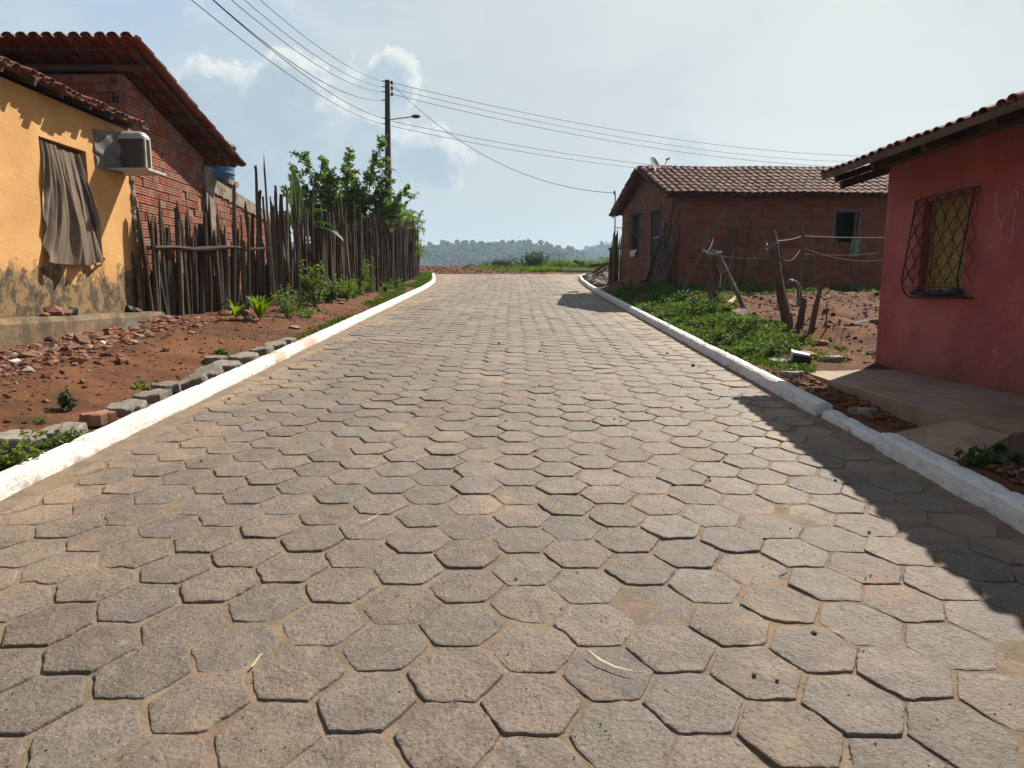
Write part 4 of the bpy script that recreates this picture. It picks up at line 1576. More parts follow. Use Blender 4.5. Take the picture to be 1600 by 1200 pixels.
# ================================================================ far brick house
def far_house():
    A = np.array((4.45, 18.0, 0))      # near corner
    B = np.array((3.74, 23.07, 0))     # far end of the gable wall
    C = np.array((14.5, 18.25, 0))     # along the long wall
    D = np.array((14.5, 23.3, 0))
    H = thing('brick_cottage', 'long low dark red brick cottage with a mossy tiled gable roof and satellite dish', 'house', (8, 20, 1.4))
    ze = 4.06
    zb = .9
    # gable
    Lg = float(np.linalg.norm(B - A))
    Ug = (B - A) / Lg
    Ng = np.array((-Ug[1], Ug[0], 0))
    if Ng[0] > 0:
        Ng = -Ng

    def topg(u):
        h = Lg * .47
        if u < h:
            return ze - .02 + u / h * 1.02
        return ze + 1.0 - (u - h) / (Lg - h) * .86
    # openings on the gable: door and window (u measured from the near corner)
    door = (1.42, 2.24, 1.95, 3.87)
    win = (3.06, 4.06, 2.86, 3.98)
    ops = [door, win]
    mb = MB()
    wall_slab(mb, A, Ug, Ng, Lg, zb, topg, .15, ops, brk=(Lg * .47,))
    brick_wall(mb, A, Ug, Ng, Lg, 1.52, lambda u: topg(u) - .01, .185, .165, .016, ops, mi=1, proud=.012)
    Ll = float(np.linalg.norm(C - A))
    Ul = (C - A) / Ll
    Nl = np.array((Ul[1], -Ul[0], 0))
    w2 = (8.60 - 4.45, 9.20 - 4.45, 2.84, 3.63)
    wall_slab(mb, A + Ul * .002, Ul, Nl, Ll, zb, lambda u: ze + .02, .15, [w2])
    brick_wall(mb, A, Ul, Nl, Ll, 1.35, lambda u: ze - .0, .29, .135, .014, [(w2[0] - .09, w2[1] + .09, w2[2] - .02, w2[3] + .07)], mi=1, proud=.012)
    wall_slab(mb, D, (-1, 0, 0), (0, 1, 0), 10.6, zb, lambda u: ze + .1, .15)
    wall_slab(mb, C + np.array((0, .1, 0)), (0, 1, 0), (1, 0, 0), 5.0, zb, lambda u: ze + .95 - abs(u - 2.4) * .38, .15, brk=(2.4,))
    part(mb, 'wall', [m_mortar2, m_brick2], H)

    def gp(u, n, z):
        return A + Ug * u + Ng * n + np.array((0, 0, z))

    def gbox(mb, u0, u1, n0, n1, z0, z1, mi=0):
        c = gp((u0 + u1) / 2, (n0 + n1) / 2, (z0 + z1) / 2)
        mb.obox(c, Ug * (u1 - u0) / 2, Ng * (n1 - n0) / 2, (0, 0, (z1 - z0) / 2), mi)
    # door
    mb = MB()
    gbox(mb, door[0] + .001, door[0] + .05, -.06, .035, door[2], door[3] + .0)
    gbox(mb, door[1] - .05, door[1] - .001, -.06, .035, door[2], door[3] + .0)
    gbox(mb, door[0] - .04, door[1] + .04, -.06, .04, door[3] + .002, door[3] + .06)
    dr = part(mb, 'door', m_frame, H)
    mb = MB()
    gbox(mb, door[0] + .055, door[1] - .055, -.05, -.03, door[2] + .02, 2.53)
    gbox(mb, door[0] + .30, door[0] + .32, -.031, -.015, door[2] + .02, 2.53)
    gbox(mb, door[0] + .50, door[0] + .52, -.031, -.015, door[2] + .02, 2.53)
    part(mb, 'door_panel', m_door_metal, dr)
    mb = MB()
    for k in range(7):
        u = door[0] + .09 + k * .105
        gbox(mb, u, u + .012, -.045, -.03, 2.53, door[3])
    gbox(mb, door[0] + .055, door[1] - .055, -.05, -.02, 3.10, 3.14)
    part(mb, 'door_bar', m_metal, dr)
    # window on the gable with a hanging grille and rag
    mb = MB()
    gbox(mb, win[0] + .001, win[1] - .001, -.10, -.07, win[2] + .001, win[3] - .001)
    wn = part(mb, 'window', m_dark, H)  # black sheet paints the darkness of the room behind
    mb = MB()
    for k in range(9):
        u = win[0] - .04 + k * (win[1] - win[0] + .08) / 8
        gbox(mb, u - .006, u + .006, .10, .112, win[2] - .02, win[3] + .02)
    for z in (win[2] - .02, win[2] + .40, win[2] + .55, win[3] + .02):
        gbox(mb, win[0] - .06, win[1] + .06, .098, .114, z - .01, z + .01)
        gbox(mb, win[0] - .06, win[0] - .045, .0, .10, z - .01, z + .01)
        gbox(mb, win[1] + .045, win[1] + .06, .0, .10, z - .01, z + .01)
    part(mb, 'window_grille', m_iron, wn)
    mb = MB()
    gbox(mb, win[0] + .03, win[0] + .5, -.07, -.05, win[2] + .02, win[3] - .05)
    part(mb, 'curtain', m_frame, wn)

    # window on the long wall
    def lbox(mb, u0, u1, n0, n1, z0, z1):
        c = A + Ul * (u0 + u1) / 2 + Nl * (n0 + n1) / 2 + np.array((0, 0, (z0 + z1) / 2))
        mb.obox(c, Ul * (u1 - u0) / 2, Nl * (n1 - n0) / 2, (0, 0, (z1 - z0) / 2))
    mb = MB()
    lbox(mb, w2[0] - .09, w2[0] - .001, -.02, .022, w2[2] - .02, w2[3] + .06)
    lbox(mb, w2[1] + .001, w2[1] + .09, -.02, .022, w2[2] - .02, w2[3] + .06)
    lbox(mb, w2[0] - .001, w2[1] + .001, -.02, .021, w2[3] + .001, w2[3] + .06)
    wn = part(mb, 'window', m_frame, H)
    mb = MB()
    lbox(mb, w2[0] + .0, w2[1] - .0, -.6, -.55, w2[2], w2[3])
    part(mb, 'painted_void', m_dark, wn)  # sheet coloured black in place of the unlit room
    mb = MB()
    lbox(mb, w2[1] - .05, w2[1] - .03, -.12, -.02, w2[2] + .01, w2[3] - .01)
    part(mb, 'shutter', m_metal, wn)
    # roof
    mb = MB()
    e0 = np.array((3.98, 17.62, 3.98))
    r0 = np.array((3.72, 20.35, 5.13))
    V = r0 - e0
    V[0] = 0
    lv = float(np.linalg.norm(V))
    sag = lambda u, v: -.035 * math.sin(u * .55) * math.sin(v * 1.0) + .012 * math.sin(u * 2.1)
    for k in range(1):
        # front slope; the verge leans slightly, so tiles start a little further left higher up
        tile_roof(mb, e0, (1, .02, 0), V + np.array((-.26, 0, 0)), 10.9, lv, pitch=.20, ex=.36, r=.09, thick=False, seg=5, jit=.016, edge_jit=.03, sag=sag)
    e1 = np.array((3.42, 23.55, 4.13))
    V1 = np.array((r0[0], 20.42, 5.11)) - e1
    tile_roof(mb, e1, (1, .0, 0), V1, 11.2, float(np.linalg.norm(V1)), pitch=.20, ex=.36, r=.09, thick=False, seg=5, jit=.016)
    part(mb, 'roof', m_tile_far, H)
    mb = MB()
    for k in range(30):
        x = 3.72 + k * .37
        a = []
        for q, (xx, rr) in enumerate(((x, .10), (x + .42, .085))):
            for j in range(7):
                an = math.pi * j / 6
                a.append((xx, 20.385 + .0 - math.cos(an) * rr * 1.15, 5.135 + math.sin(an) * rr + .01 * math.sin(x * 2) - (x - 3.7) * .006))
        mb.add(a, [(j, j + 1, 8 + j, 7 + j) for j in range(6)])
    part(mb, 'ridge', m_concrete, H)
    # verge timbers and purlins
    mb = MB()
    mb.beam(e0 + np.array((.02, 0, -.02)), r0 + np.array((.02, 0, -.03)), .05, .08)
    mb.beam(e1 + np.array((.05, 0, -.02)), r0 + np.array((.02, .05, -.03)), .05, .08)
    part(mb, 'verge_board', m_beam, H)
    for t in (.12, .5, .88):
        mb = MB()
        p = e0 + (r0 - e0) * t + np.array((.05, 0, -.08))
        mb.box(p[0], p[0] + 9.5, p[1] - .035, p[1] + .035, p[2] - .05, p[2] + .03)
        part(mb, 'purlin', m_beam, H)
        mb = MB()
        p = e1 + (r0 - e1) * t + np.array((.05, 0, -.08))
        mb.box(p[0], p[0] + 9.5, p[1] - .035, p[1] + .035, p[2] - .05, p[2] + .03)
        part(mb, 'purlin', m_beam, H)
    mb = MB()
    gbox(mb, 2.3, 3.0, .02, .30, 1.62, 1.88)
    gbox(mb, 1.35, 2.25, .02, .40, 1.55, 1.78)
    part(mb, 'door_step', m_brick2, H)
    return A, Ug, Ng


gA, gU, gN = far_house()


def satellite_dish():
    T = thing('satellite_dish', 'grey satellite dish with its receiver arm on the cottage roof ridge', 'satellite dish', (4.3, 19.95, 4.95))
    c = np.array((4.17, 19.95, 5.17))
    ax = np.array((.72, -.58, .38))
    ax /= np.linalg.norm(ax)
    up = np.array((0, 0, 1.0))
    u = np.cross(up, ax)
    u /= np.linalg.norm(u)
    w = np.cross(ax, u)
    mb = MB()
    pts = [c - ax * .05]
    fs = []
    seg = 28
    nr = 6
    for i in range(1, nr + 1):
        r = i / nr
        for k in range(seg):
            a = 2 * math.pi * k / seg
            pts.append(c + u * .27 * r * math.cos(a) + w * .30 * r * math.sin(a) + ax * (-.05 + .06 * r * r))
    for k in range(seg):
        fs.append((0, 1 + k, 1 + (k + 1) % seg))
    for i in range(nr - 1):
        for k in range(seg):
            fs.append((1 + i * seg + k, 1 + (i + 1) * seg + k, 1 + (i + 1) * seg + (k + 1) % seg, 1 + i * seg + (k + 1) % seg))
    mb.add(pts, fs)
    o = part(mb, 'dish', m_dish, T, smooth=True)
    md = o.modifiers.new('thick', 'SOLIDIFY')
    md.thickness = .012
    mb = MB()
    foot = c - w * .30
    tip = c + ax * .36 - w * .02
    mb.tube([foot, foot + ax * .18 + w * .08, tip], .012, 6)
    part(mb, 'arm', m_metal, T)
    mb = MB()
    mb.tube([tip - ax * .02, tip + ax * .05], [.035, .03], 8)
    mb.tube([tip + ax * .05, tip + ax * .09 + u * .01], [.02, .02], 8)
    part(mb, 'receiver', m_dish, T)
    mb = MB()
    mb.tube([c - ax * .06, c - ax * .10 - w * .1, (4.2, 19.98, 4.98)], .018, 7)
    part(mb, 'mast', m_metal, T)


satellite_dish()


def service_mast():
    T = thing('service_mast', 'thin metal cable post standing at the left end of the cottage, above the stick gate', 'post', (3.53, 23.3, 1.7))
    mb = MB()
    mb.tube([(3.56, 23.3, 1.6), (3.53, 23.3, 3.3), (3.51, 23.3, 4.86)], .022, 8)
    part(mb, 'post', m_metal, T)
    mb = MB()
    mb.tube([(3.51, 23.3, 4.80), (3.48, 23.25, 4.84), (3.47, 23.2, 4.90)], .02, 7)
    mb.tube([(3.47, 23.2, 4.83), (3.47, 23.2, 4.93)], [.035, .03], 8)
    part(mb, 'insulator', m_black, T)
    mb = MB()
    mb.tube([(3.53, 23.3, 3.72), (3.75, 23.2, 3.70)], .016, 6)
    part(mb, 'bracket', m_metal, T)


service_mast()


def green_cloth():
    mb = MB()
    P = np.zeros((10, 12, 3))
    for i in range(10):
        for j in range(12):
            P[i, j] = (8.93 + .24 * i / 9 + .02 * math.sin(j), 17.88 + .02 * math.sin(i * 2.2) + .01 * j / 11, 2.90 - .44 * j / 11)
    mb.grid(P)
    tag(_build(mb, 'green_cloth', m_cloth_green, None, smooth=True), 'pale green cloth hanging below the dark window of the cottage', 'cloth')
    mb = MB()
    P = np.zeros((10, 6, 3))
    for i in range(10):
        for j in range(6):
            p = gA + gU * (3.2 + .7 * i / 9) + gN * (.13 + .02 * math.sin(i * 2.0)) + np.array((0, 0, 2.85 - (.06 + .16 * math.sin(i / 9 * 3.0)) * j / 5))
            P[i, j] = p
    mb.grid(P)
    tag(_build(mb, 'white_rag', m_cloth_white, None, smooth=True), 'white rag draped over the foot of the barred cottage window', 'cloth')


green_cloth()


# ================================================================ sticks: fence pickets, posts, boards
def stick(mb, a, b, w, d, point=.12, n=6, mi=0, bend=.02, rough=.12, flat_top=False):
    """split stick from foot a to top b with an irregular flat section and a hacked point"""
    a, b = np.array(a, float), np.array(b, float)
    L = np.linalg.norm(b - a)
    ax = (b - a) / L
    ang = rs.uniform(0, math.pi)
    u = np.array((math.cos(ang), math.sin(ang), 0))
    u = u - ax * np.dot(u, ax)
    u /= np.linalg.norm(u)
    v = np.cross(ax, u)
    seg = 6
    base_r = [(1 + rs.uniform(-.25, .25)) for _ in range(seg)]
    bu, bv = rs.uniform(-bend, bend, 2)
    pts = []
    ts = list(np.linspace(0, 1 - point / L, n)) + [1.0]
    sk = rs.uniform(-.6, .6)
    for i, t in enumerate(ts):
        c = a + (b - a) * t + (u * bu + v * bv) * math.sin(t * math.pi) * L * .5
        sc = 1 - .22 * t
        if i == len(ts) - 1:
            sc = .72 if flat_top else .18
            c = c + u * w * .4 * sk
        for k in range(seg):
            an = 2 * math.pi * k / seg + .3
            r = base_r[k] * sc * (1 + rs.uniform(-rough, rough))
            pts.append(c + u * math.cos(an) * w * .5 * r + v * math.sin(an) * d * .5 * r)
    fs = []
    m = len(ts)
    for i in range(m - 1):
        for k in range(seg):
            k2 = (k + 1) % seg
            fs.append((i * seg + k, i * seg + k2, (i + 1) * seg + k2, (i + 1) * seg + k))
    fs.append(tuple(range(seg))[::-1])
    fs.append(tuple((m - 1) * seg + k for k in range(seg)))
    mb.add(pts, fs, mi)


FP = np.array([(-6.12, 10.98), (-5.85, 11.7), (-5.45, 12.6), (-4.98, 13.5), (-4.70, 14.3), (-4.48, 15.6), (-4.30, 17.3), (-4.13, 20), (-4.12, 23), (-4.22, 26), (-4.38, 29), (-4.62, 33)])
_fl = np.concatenate([[0], np.cumsum(np.linalg.norm(np.diff(FP, axis=0), axis=1))])


def fpt(s_):
    return float(np.interp(s_, _fl, FP[:, 0])), float(np.interp(s_, _fl, FP[:, 1]))


def stick_fence():
    F = thing('stick_fence', 'long rough fence of uneven grey brown sticks along the left verge', 'fence', (-4.6, 17, 1.2))
    total = _fl[-1]
    items = []
    s_ = 0.02
    while s_ < total:
        x, y = fpt(s_)
        # top heights along the fence
        hb = np.interp(y, [11, 12.6, 13.4, 13.9, 16, 20, 27, 33], [1.70, 1.78, 2.10, 2.20, 2.12, 2.08, 2.2, 2.35])
        h = hb * rs.uniform(.80, 1.10)
        if rs.rand() < .10:
            h *= rs.uniform(1.08, 1.25)
        if rs.rand() < .28:
            h *= rs.uniform(.5, .8)
        w = rs.uniform(.045, .10)
        if y < 13.4:
            w = rs.uniform(.06, .13)
        lean = rs.normal(0, .07)
        if y > 20:
            lean += -.16 * sstep(y, 20, 24) * (1 - sstep(y, 29, 31)) if rs.rand() < .7 else 0
        items.append((s_, h, w, lean, rs.normal(0, .05), rs.uniform(-.07, .07)))
        s_ += rs.uniform(.045, .085) * (.80 if y < 13.4 else .72)
    # the tallest stakes seen in the photo
    for (ss, h, w, lean) in ((2.62, 2.75, .07, .02), (2.95, 2.95, .06, -.02), (3.5, 2.35, .08, .03), (1.55, 2.15, .08, .0), (.55, 2.05, .08, -.02), (3.25, 2.25, .10, .05),
                             (3.95, 2.5, .05, -.06), (7.6, 2.5, .05, -.05), (9.0, 2.4, .05, .0)):
        items.append((ss, h, w, lean, 0.02, 0.03))
    items.sort()
    merged = MB()
    for i, (ss, h, w, lean, out, off) in enumerate(items):
        x, y = fpt(ss)
        x2, y2 = fpt(min(ss + .05, total))
        tx, ty = x2 - x, y2 - y
        q = math.hypot(tx, ty) or 1
        tx, ty = tx / q, ty / q
        x += ty * off
        y += -tx * off
        z = G(x, y)
        a = (x, y, z - .08)
        b = (x + tx * lean * h + ty * out, y + ty * lean * h - tx * out, z + h)
        if i < 99:
            mb = MB()
            stick(mb, a, b, w, w * rs.uniform(.4, .9), point=rs.uniform(.05, .35), n=7, bend=.018, flat_top=rs.rand() < .3)
            part(mb, 'picket', m_wood, F)
        else:
            stick(merged, a, b, w, w * rs.uniform(.4, .9), point=rs.uniform(.05, .3), n=5, bend=.018, flat_top=rs.rand() < .3)
    ss = .15
    while ss < total:
        x, y = fpt(ss)
        z = G(x, y)
        h = np.interp(y, [11, 13, 16, 33], [1.05, 1.25, 1.5, 1.9]) * rs.uniform(.6, 1.1)
        x -= .10 + rs.uniform(-.03, .03)
        stick(merged, (x, y, z - .05), (x + rs.normal(0, .03), y + rs.normal(0, .08), z + h), rs.uniform(.06, .12), .05, point=.1, n=4)
        ss += rs.uniform(.06, .11)
    o = part(merged, 'pickets', m_wood, F)
    o['kind'] = 'stuff'
    for (s0, s1, hz, o_) in ((.1, 2.9, 1.15, -.05), (.3, 2.85, 1.16, .07), (4.2, 9.0, 1.35, -.06), (8.6, 14.2, 1.30, -.06), (13.8, 20, 1.35, -.06), (19.5, 22.9, 1.5, .05)):
        mb = MB()
        pts = []
        for k in range(7):
            ss = s0 + (s1 - s0) * k / 6
            x, y = fpt(ss)
            pts.append((x - o_ * -1.0, y, G(x, y) + hz + .02 * math.sin(k * 2)))
        mb.tube(pts, np.array([.028, .03, .027, .03, .026, .028, .025]) * (1.35 if o_ > .06 else .9), 7, rough=.15)
        part(mb, 'rail', m_wood, F)
    # short return at the far end
    mb = MB()
    for k in range(16):
        x, y = -4.62 - k * .12, 33.05 + rs.uniform(-.05, .05)
        z = G(x, y)
        stick(mb, (x, y, z - .05), (x + rs.normal(0, .08), y, z + 2.2 * rs.uniform(.8, 1.1)), .06, .04, n=4)
    o = part(mb, 'return_pickets', m_wood, F)
    o['kind'] = 'stuff'


stick_fence()


def post(name, label, cat, a, b, r0, r1, group=None, knots=True, mat=None, fork=None):
    mb = MB()
    a, b = np.array(a, float), np.array(b, float)
    n = 9
    pts = []
    for i in range(n):
        t = i / (n - 1)
        pts.append(a + (b - a) * t + np.array((.014 * math.sin(t * 5 + a[0] * 5), .01 * math.cos(t * 6), 0)) * np.linalg.norm(b - a) * .6)
    rad = [(r0 + (r1 - r0) * i / (n - 1)) * (1 + rs.uniform(-.14, .14)) for i in range(n)]
    mb.tube(pts, rad, 9, rough=.10)
    if fork is not None:
        mb.tube([b - (b - a) * .03, b + np.array(fork)], [r1 * .8, r1 * .5], 6, rough=.1)
    o = _build(mb, name, mat or m_post, None)
    return tag(o, label, cat, group)


def yard_posts():
    g = lambda x, y: G(x, y)
    # big leaning post in the yard
    z = g(4.40, 10.7)
    P = thing('fence_post', 'thick leaning grey wooden post with barbed wire at its top, tallest in the yard', 'post', (4.40, 10.7, z))
    mb = MB()
    a = np.array((4.42, 10.7, z - .1))
    b = np.array((4.085, 10.75, z + 1.46))
    pts = [a + (b - a) * t + np.array((.010 * math.sin(t * 9), 0, 0)) for t in np.linspace(0, 1, 12)]
    mb.tube(pts, [.088, .083, .078, .082, .075, .078, .073, .076, .072, .078, .082, .080], 10, rough=.09)
    mb.tube([pts[8] + np.array((.05, -.03, 0)), pts[8] + np.array((.11, -.04, .03))], [.03, .02], 6)
    part(mb, 'post', m_post, P)
    mb = MB()
    for k in range(5):
        zc = pts[10] + np.array((0, 0, -.02 - k * .03))
        ring = [zc + np.array((.088 * math.cos(t), .088 * math.sin(t), .02 * math.sin(t + k))) for t in np.linspace(0, 6.28, 14)]
        mb.tube(ring, .004, 4)
        for t in (0.6, 2.6, 4.9):
            c = zc + np.array((.09 * math.cos(t + k), .09 * math.sin(t + k), 0))
            mb.tube([c, c + np.array((.04 * math.cos(t + k), .04 * math.sin(t + k), .02))], .004, 4)
    part(mb, 'barbed_wire', m_metal, P)
    post('fence_post', 'crossed grey pole leaning left to right over the red earth mound', 'post', (4.02, 11.3, g(4.02, 11.3) - .05), (3.66, 11.9, g(3.9, 11.9) + 1.02), .05, .035)
    post('fence_post', 'weathered grey pole leaning back beside the crossed pole, wire looped on its tip', 'post', (4.02, 13.1, g(4.02, 13.1) - .05), (3.66, 12.9, g(3.7, 12.9) + 1.15), .05, .038)
    post('fence_post', 'thin upright brown post left of the crossed poles', 'post', (4.02, 13.6, g(4.02, 13.6) - .05), (3.98, 13.6, g(4.0, 13.6) + 1.1), .045, .03)
    post('fence_post', 'pointed split stake right of the thick leaning post', 'post', (4.42, 9.85, g(4.42, 9.85) - .05), (4.52, 9.85, g(4.5, 9.85) + .72), .05, .03)
    post('fence_post', 'short blunt stump standing beside the pointed stake', 'post', (4.28, 9.95, g(4.28, 9.95) - .05), (4.33, 9.95, g(4.3, 9.95) + .50), .048, .045)
    post('fence_post', 'lowest broken stump between the thick leaning post and the blunt stump', 'post', (4.18, 10.0, g(4.18, 10.0) - .05), (4.16, 10.02, g(4.2, 10.0) + .30), .045, .04)
    post('fence_post', 'very thin twig stake at the right of the pointed stake', 'post', (4.62, 9.8, g(4.62, 9.8) - .05), (4.60, 9.8, g(4.6, 9.8) + .42), .014, .010)
    post('fence_post', 'forked branch post leaning to the right in front of the cottage corner', 'post', (4.32, 17.0, g(4.32, 17.0) - .05), (5.15, 16.8, g(4.9, 16.8) + 1.70), .055, .045, fork=(.16, 0, .26))
    post('fence_post', 'dark thin post in front of the long brick wall, behind the pointed stake', 'post', (5.75, 13.4, g(5.75, 13.4) - .05), (5.72, 13.4, g(5.75, 13.4) + 1.62), .045, .04)
    post('fence_post', 'small forked stake behind the looped wire', 'post', (4.95, 16.0, g(4.95, 16.0) - .05), (5.25, 16.0, g(5.1, 16.0) + 1.05), .035, .025, fork=(.10, 0, .14))
    for k, (x, y, h, ln) in enumerate(((6.9, 16.4, 1.25, .02), (7.35, 16.6, 1.0, -.02), (7.7, 16.0, 1.3, -.03), (8.15, 16.2, 1.7, .02), (8.75, 16.2, 1.15, .03), (9.6, 16.6, 1.3, .22), (6.2, 17.2, 1.3, .05))):
        post('thin_stake', 'thin dark stake in the row of wire stakes before the long brick wall', 'stake', (x, y, g(x, y) - .05), (x + ln, y, g(x, y) + h), .022, .014,
             group='thin stakes before the brick wall')


yard_posts()


def wires_yard():
    def cable(label, pts, r=.005, mat=m_rust_wire, name='fence_wire', n=24, sagz=0.0):
        mb = MB()
        pts = np.array(pts, float)
        out = []
        for a, b in zip(pts, pts[1:]):
            for i in range(n):
                t = i / n
                p = a * (1 - t) + b * t
                p[2] -= 4 * sagz * t * (1 - t)
                out.append(p)
        out.append(pts[-1])
        mb.tube(out, r, 5)
        return tag(_build(mb, name, mat, None), label, 'wire')
    zt = G(4.4, 10.7) + 1.30
    cable('bright taut wire running right from the top of the thick leaning post', [(4.15, 10.75, zt + .02), (5.72, 13.4, 2.62), (9.6, 16.5, 2.86)], .006, mat=m_metal, sagz=.03)
    cable('slack barbed wire sagging deep between the thick leaning post and the red house', [(4.18, 10.75, zt - .12), (5.72, 13.4, 2.40), (9.7, 16.5, 2.45)], .005, sagz=.22)
    cable('long thin wire drooping across the brick wall behind the leaning post', [(3.70, 12.9, 2.25), (5.72, 13.4, 2.28), (9.6, 16.4, 2.60)], .004, sagz=.10)
    cable('wire slung from the forked branch post to the looped pole', [(5.0, 16.8, 2.95), (3.68, 12.9, 2.30), (4.10, 10.75, zt - .05)], .004, sagz=.14)
    mb = MB()
    c = np.array((3.74, 12.8, 2.27))
    for k in range(3):
        mb.tube([c + np.array((.16 * math.cos(t) + .03 * k, .16 * math.sin(t), .03 * math.sin(t * 2 + k) - .01 * k)) for t in np.linspace(0, 6.28, 26)], .005, 5)
    tag(_build(mb, 'wire_coil', m_metal, None), 'loop of pale wire hooked over the tip of a leaning pole', 'wire')
    mb = MB()
    c = np.array((4.62, 11.0, G(4.6, 11.0) + .42))
    for k in range(2):
        mb.tube([c + np.array((.13 * math.cos(t) - .04 * k, .04 * math.sin(t), .2 * math.sin(t) + .02 * k)) for t in np.linspace(-1.9, 2.4, 22)], .005, 5)
    tag(_build(mb, 'wire_coil', m_metal, None), 'loose springy curl of wire right of the thick leaning post', 'wire')
    mb = MB()
    c = np.array((5.05, 16.75, 2.62))
    mb.tube([c + np.array((.10 * math.cos(t), 0, .13 * math.sin(t))) for t in np.linspace(1.2, 5.2, 16)] + [c + np.array((.25, 0, -.28))], .007, 5)
    tag(_build(mb, 'wire_coil', m_metal, None), 'white wire hook caught on the forked branch post', 'wire')


wires_yard()


def board_things():
    # the heap of boards leaning on the cottage's near corner: every board its own thing
    lab = 'dark old board in the heap leaning on the cottage corner beside the door'
    gp = 'boards leaning on the cottage corner'
    for k in range(15):
        u = .08 + k * .082 + rs.uniform(-.03, .03)
        base = gA + gU * (u + .1) + gN * (.42 + rs.uniform(-.12, .14))
        h = rs.uniform(1.1, 1.95) if k not in (3, 4) else 2.35
        top = gA + gU * (u - .25 + rs.uniform(-.1, .12)) + gN * (.07 + .02 * (k % 4))
        z = G(base[0], base[1])
        mb = MB()
        stick(mb, (base[0], base[1], z - .03), (top[0], top[1], z + h), rs.uniform(.07, .13), .03, point=.04, n=5, flat_top=True, bend=.01)
        tag(_build(mb, 'leaning_board', m_post, None), lab, 'board', gp)
    lab = 'grey pole of the small bundle leaning on the long brick wall'
    for k, (x, dx, h, w) in enumerate(((5.35, .30, 1.35, .07), (5.62, .20, 1.55, .10), (5.78, .16, 1.50, .09), (5.95, .34, 1.75, .06), (7.0, .1, 1.3, .05), (5.5, .05, 1.1, .05))):
        z = G(x, 17.4)
        mb = MB()
        stick(mb, (x, 17.35 + .05 * k, z - .03), (x + dx, 17.9, z + h), w, .04, point=.05, n=5, flat_top=True, bend=.02)
        tag(_build(mb, 'leaning_pole', m_wood, None), lab, 'pole', 'poles leaning on the long brick wall')
    # stick gate left of the cottage
    Gt = thing('stick_gate', 'narrow dark gate of upright sticks closing the gap left of the cottage', 'gate', (3.6, 23.4, 1.8))
    for k in range(9):
        x = 3.34 + k * .052
        h = [1.45, 1.5, 2.05, 1.7, 1.95, 2.1, 1.75, 1.9, 1.6][k]
        z = 1.86
        mb = MB()
        stick(mb, (x, 23.2 + rs.uniform(-.04, .04), z), (x + rs.uniform(-.03, .03) + .02, 23.2, z + h * .86), rs.uniform(.08, .12), .05, point=.15, n=5)
        part(mb, 'picket', m_wood, Gt)
    for zz in (2.35, 3.0):
        mb = MB()
        mb.beam((3.30, 23.26, zz), (3.82, 23.26, zz + .03), .04, .06)
        part(mb, 'rail', m_wood, Gt)
    # broken board sheet sloping left of the gate
    for k, (p, q, w, lb) in enumerate((((3.35, 23.8, 3.0), (2.85, 24.5, 2.45), .18, 'grey plank sloping down to the left from the stick gate'),
                                       ((3.38, 23.9, 2.8), (2.75, 24.4, 2.25), .12, 'darker plank sloping under the grey plank by the stick gate'))):
        mb = MB()
        mb.beam((p[0] + .6, p[1] + 4.2, p[2] - .25), (q[0] + .75, q[1] + 5, q[2] - .05), w, .03, jit=.01)
        tag(_build(mb, 'plank', m_post, None), lb, 'plank')


board_things()


# ================================================================ utility pole, lamp and cables
def utility_pole():
    x, y = -5.08, 28.0
    z0 = G(x, y) - .2
    P = thing('utility_pole', 'tall dark concrete utility pole rising behind the stick fence', 'utility pole', (x, y, z0))
    mb = MB()
    top = 9.93
    w0, w1 = .145, .085
    mb.hexa([(x - .03 - w0, y - w0, z0), (x - .03 + w0, y - w0, z0), (x - .03 + w0, y + w0, z0), (x - .03 - w0, y + w0, z0),
             (x + .1 - w1, y - w1, top), (x + .1 + w1, y - w1, top), (x + .1 + w1, y + w1, top), (x + .1 - w1, y + w1, top)])
    part(mb, 'pole', m_pole, P)
    mb = MB()
    xi = x + .1 + .17
    mb.tube([(xi, y, 9.92), (xi, y, 9.32)], .014, 6)
    for z in (9.85, 9.36):
        mb.tube([(xi - .12, y, z), (xi, y, z)], .015, 6)
    part(mb, 'rack', m_iron, P)
    for z in (9.84, 9.62, 9.40):
        mb = MB()
        mb.lathe([(.02, z - .06), (.055, z - .05), (.055, z - .02), (.03, z), (.055, z + .02), (.055, z + .05), (.02, z + .06)], (xi, y, 0), seg=12)
        part(mb, 'insulator', m_black, P)
    for z in (9.88, 9.67, 9.48, 9.16, 8.47, 8.25):
        mb = MB()
        mb.tube([(x - .0, y - .02, z), (x - .10, y - .06, z)], [.02, .028], 7)
        part(mb, 'wire_clamp', m_black, P)
    L = thing('street_lamp', 'street lamp with brown head on a thin arm bolted to the pole', 'street lamp', (x + .1, y, 8.42))
    mb = MB()
    mb.tube([(x + .12, y, 8.41), (x + .4, y - .02, 8.45), (x + 1.08, y - .06, 8.52)], .022, 8)
    part(mb, 'arm', m_metal, L)
    mb = MB()
    mb.tube([(x + .02, y - .15, 8.41), (x + .14, y - .15, 8.41)], .05, 8)
    part(mb, 'clamp', m_black, L)
    mb = MB()
    c = np.array((x + 1.22, y - .07, 8.53))
    pts = []
    for i, t in enumerate(np.linspace(-1, 1, 9)):
        r = .085 * math.sqrt(max(.02, 1 - t * t)) ** .7
        pts.append(c + np.array((t * .18, 0, 0)))
    mb.tube(pts, [.025, .065, .085, .092, .095, .092, .085, .06, .02], 12, flat=.8)
    part(mb, 'lamp_head', m_beam, L, smooth=True)


utility_pole()


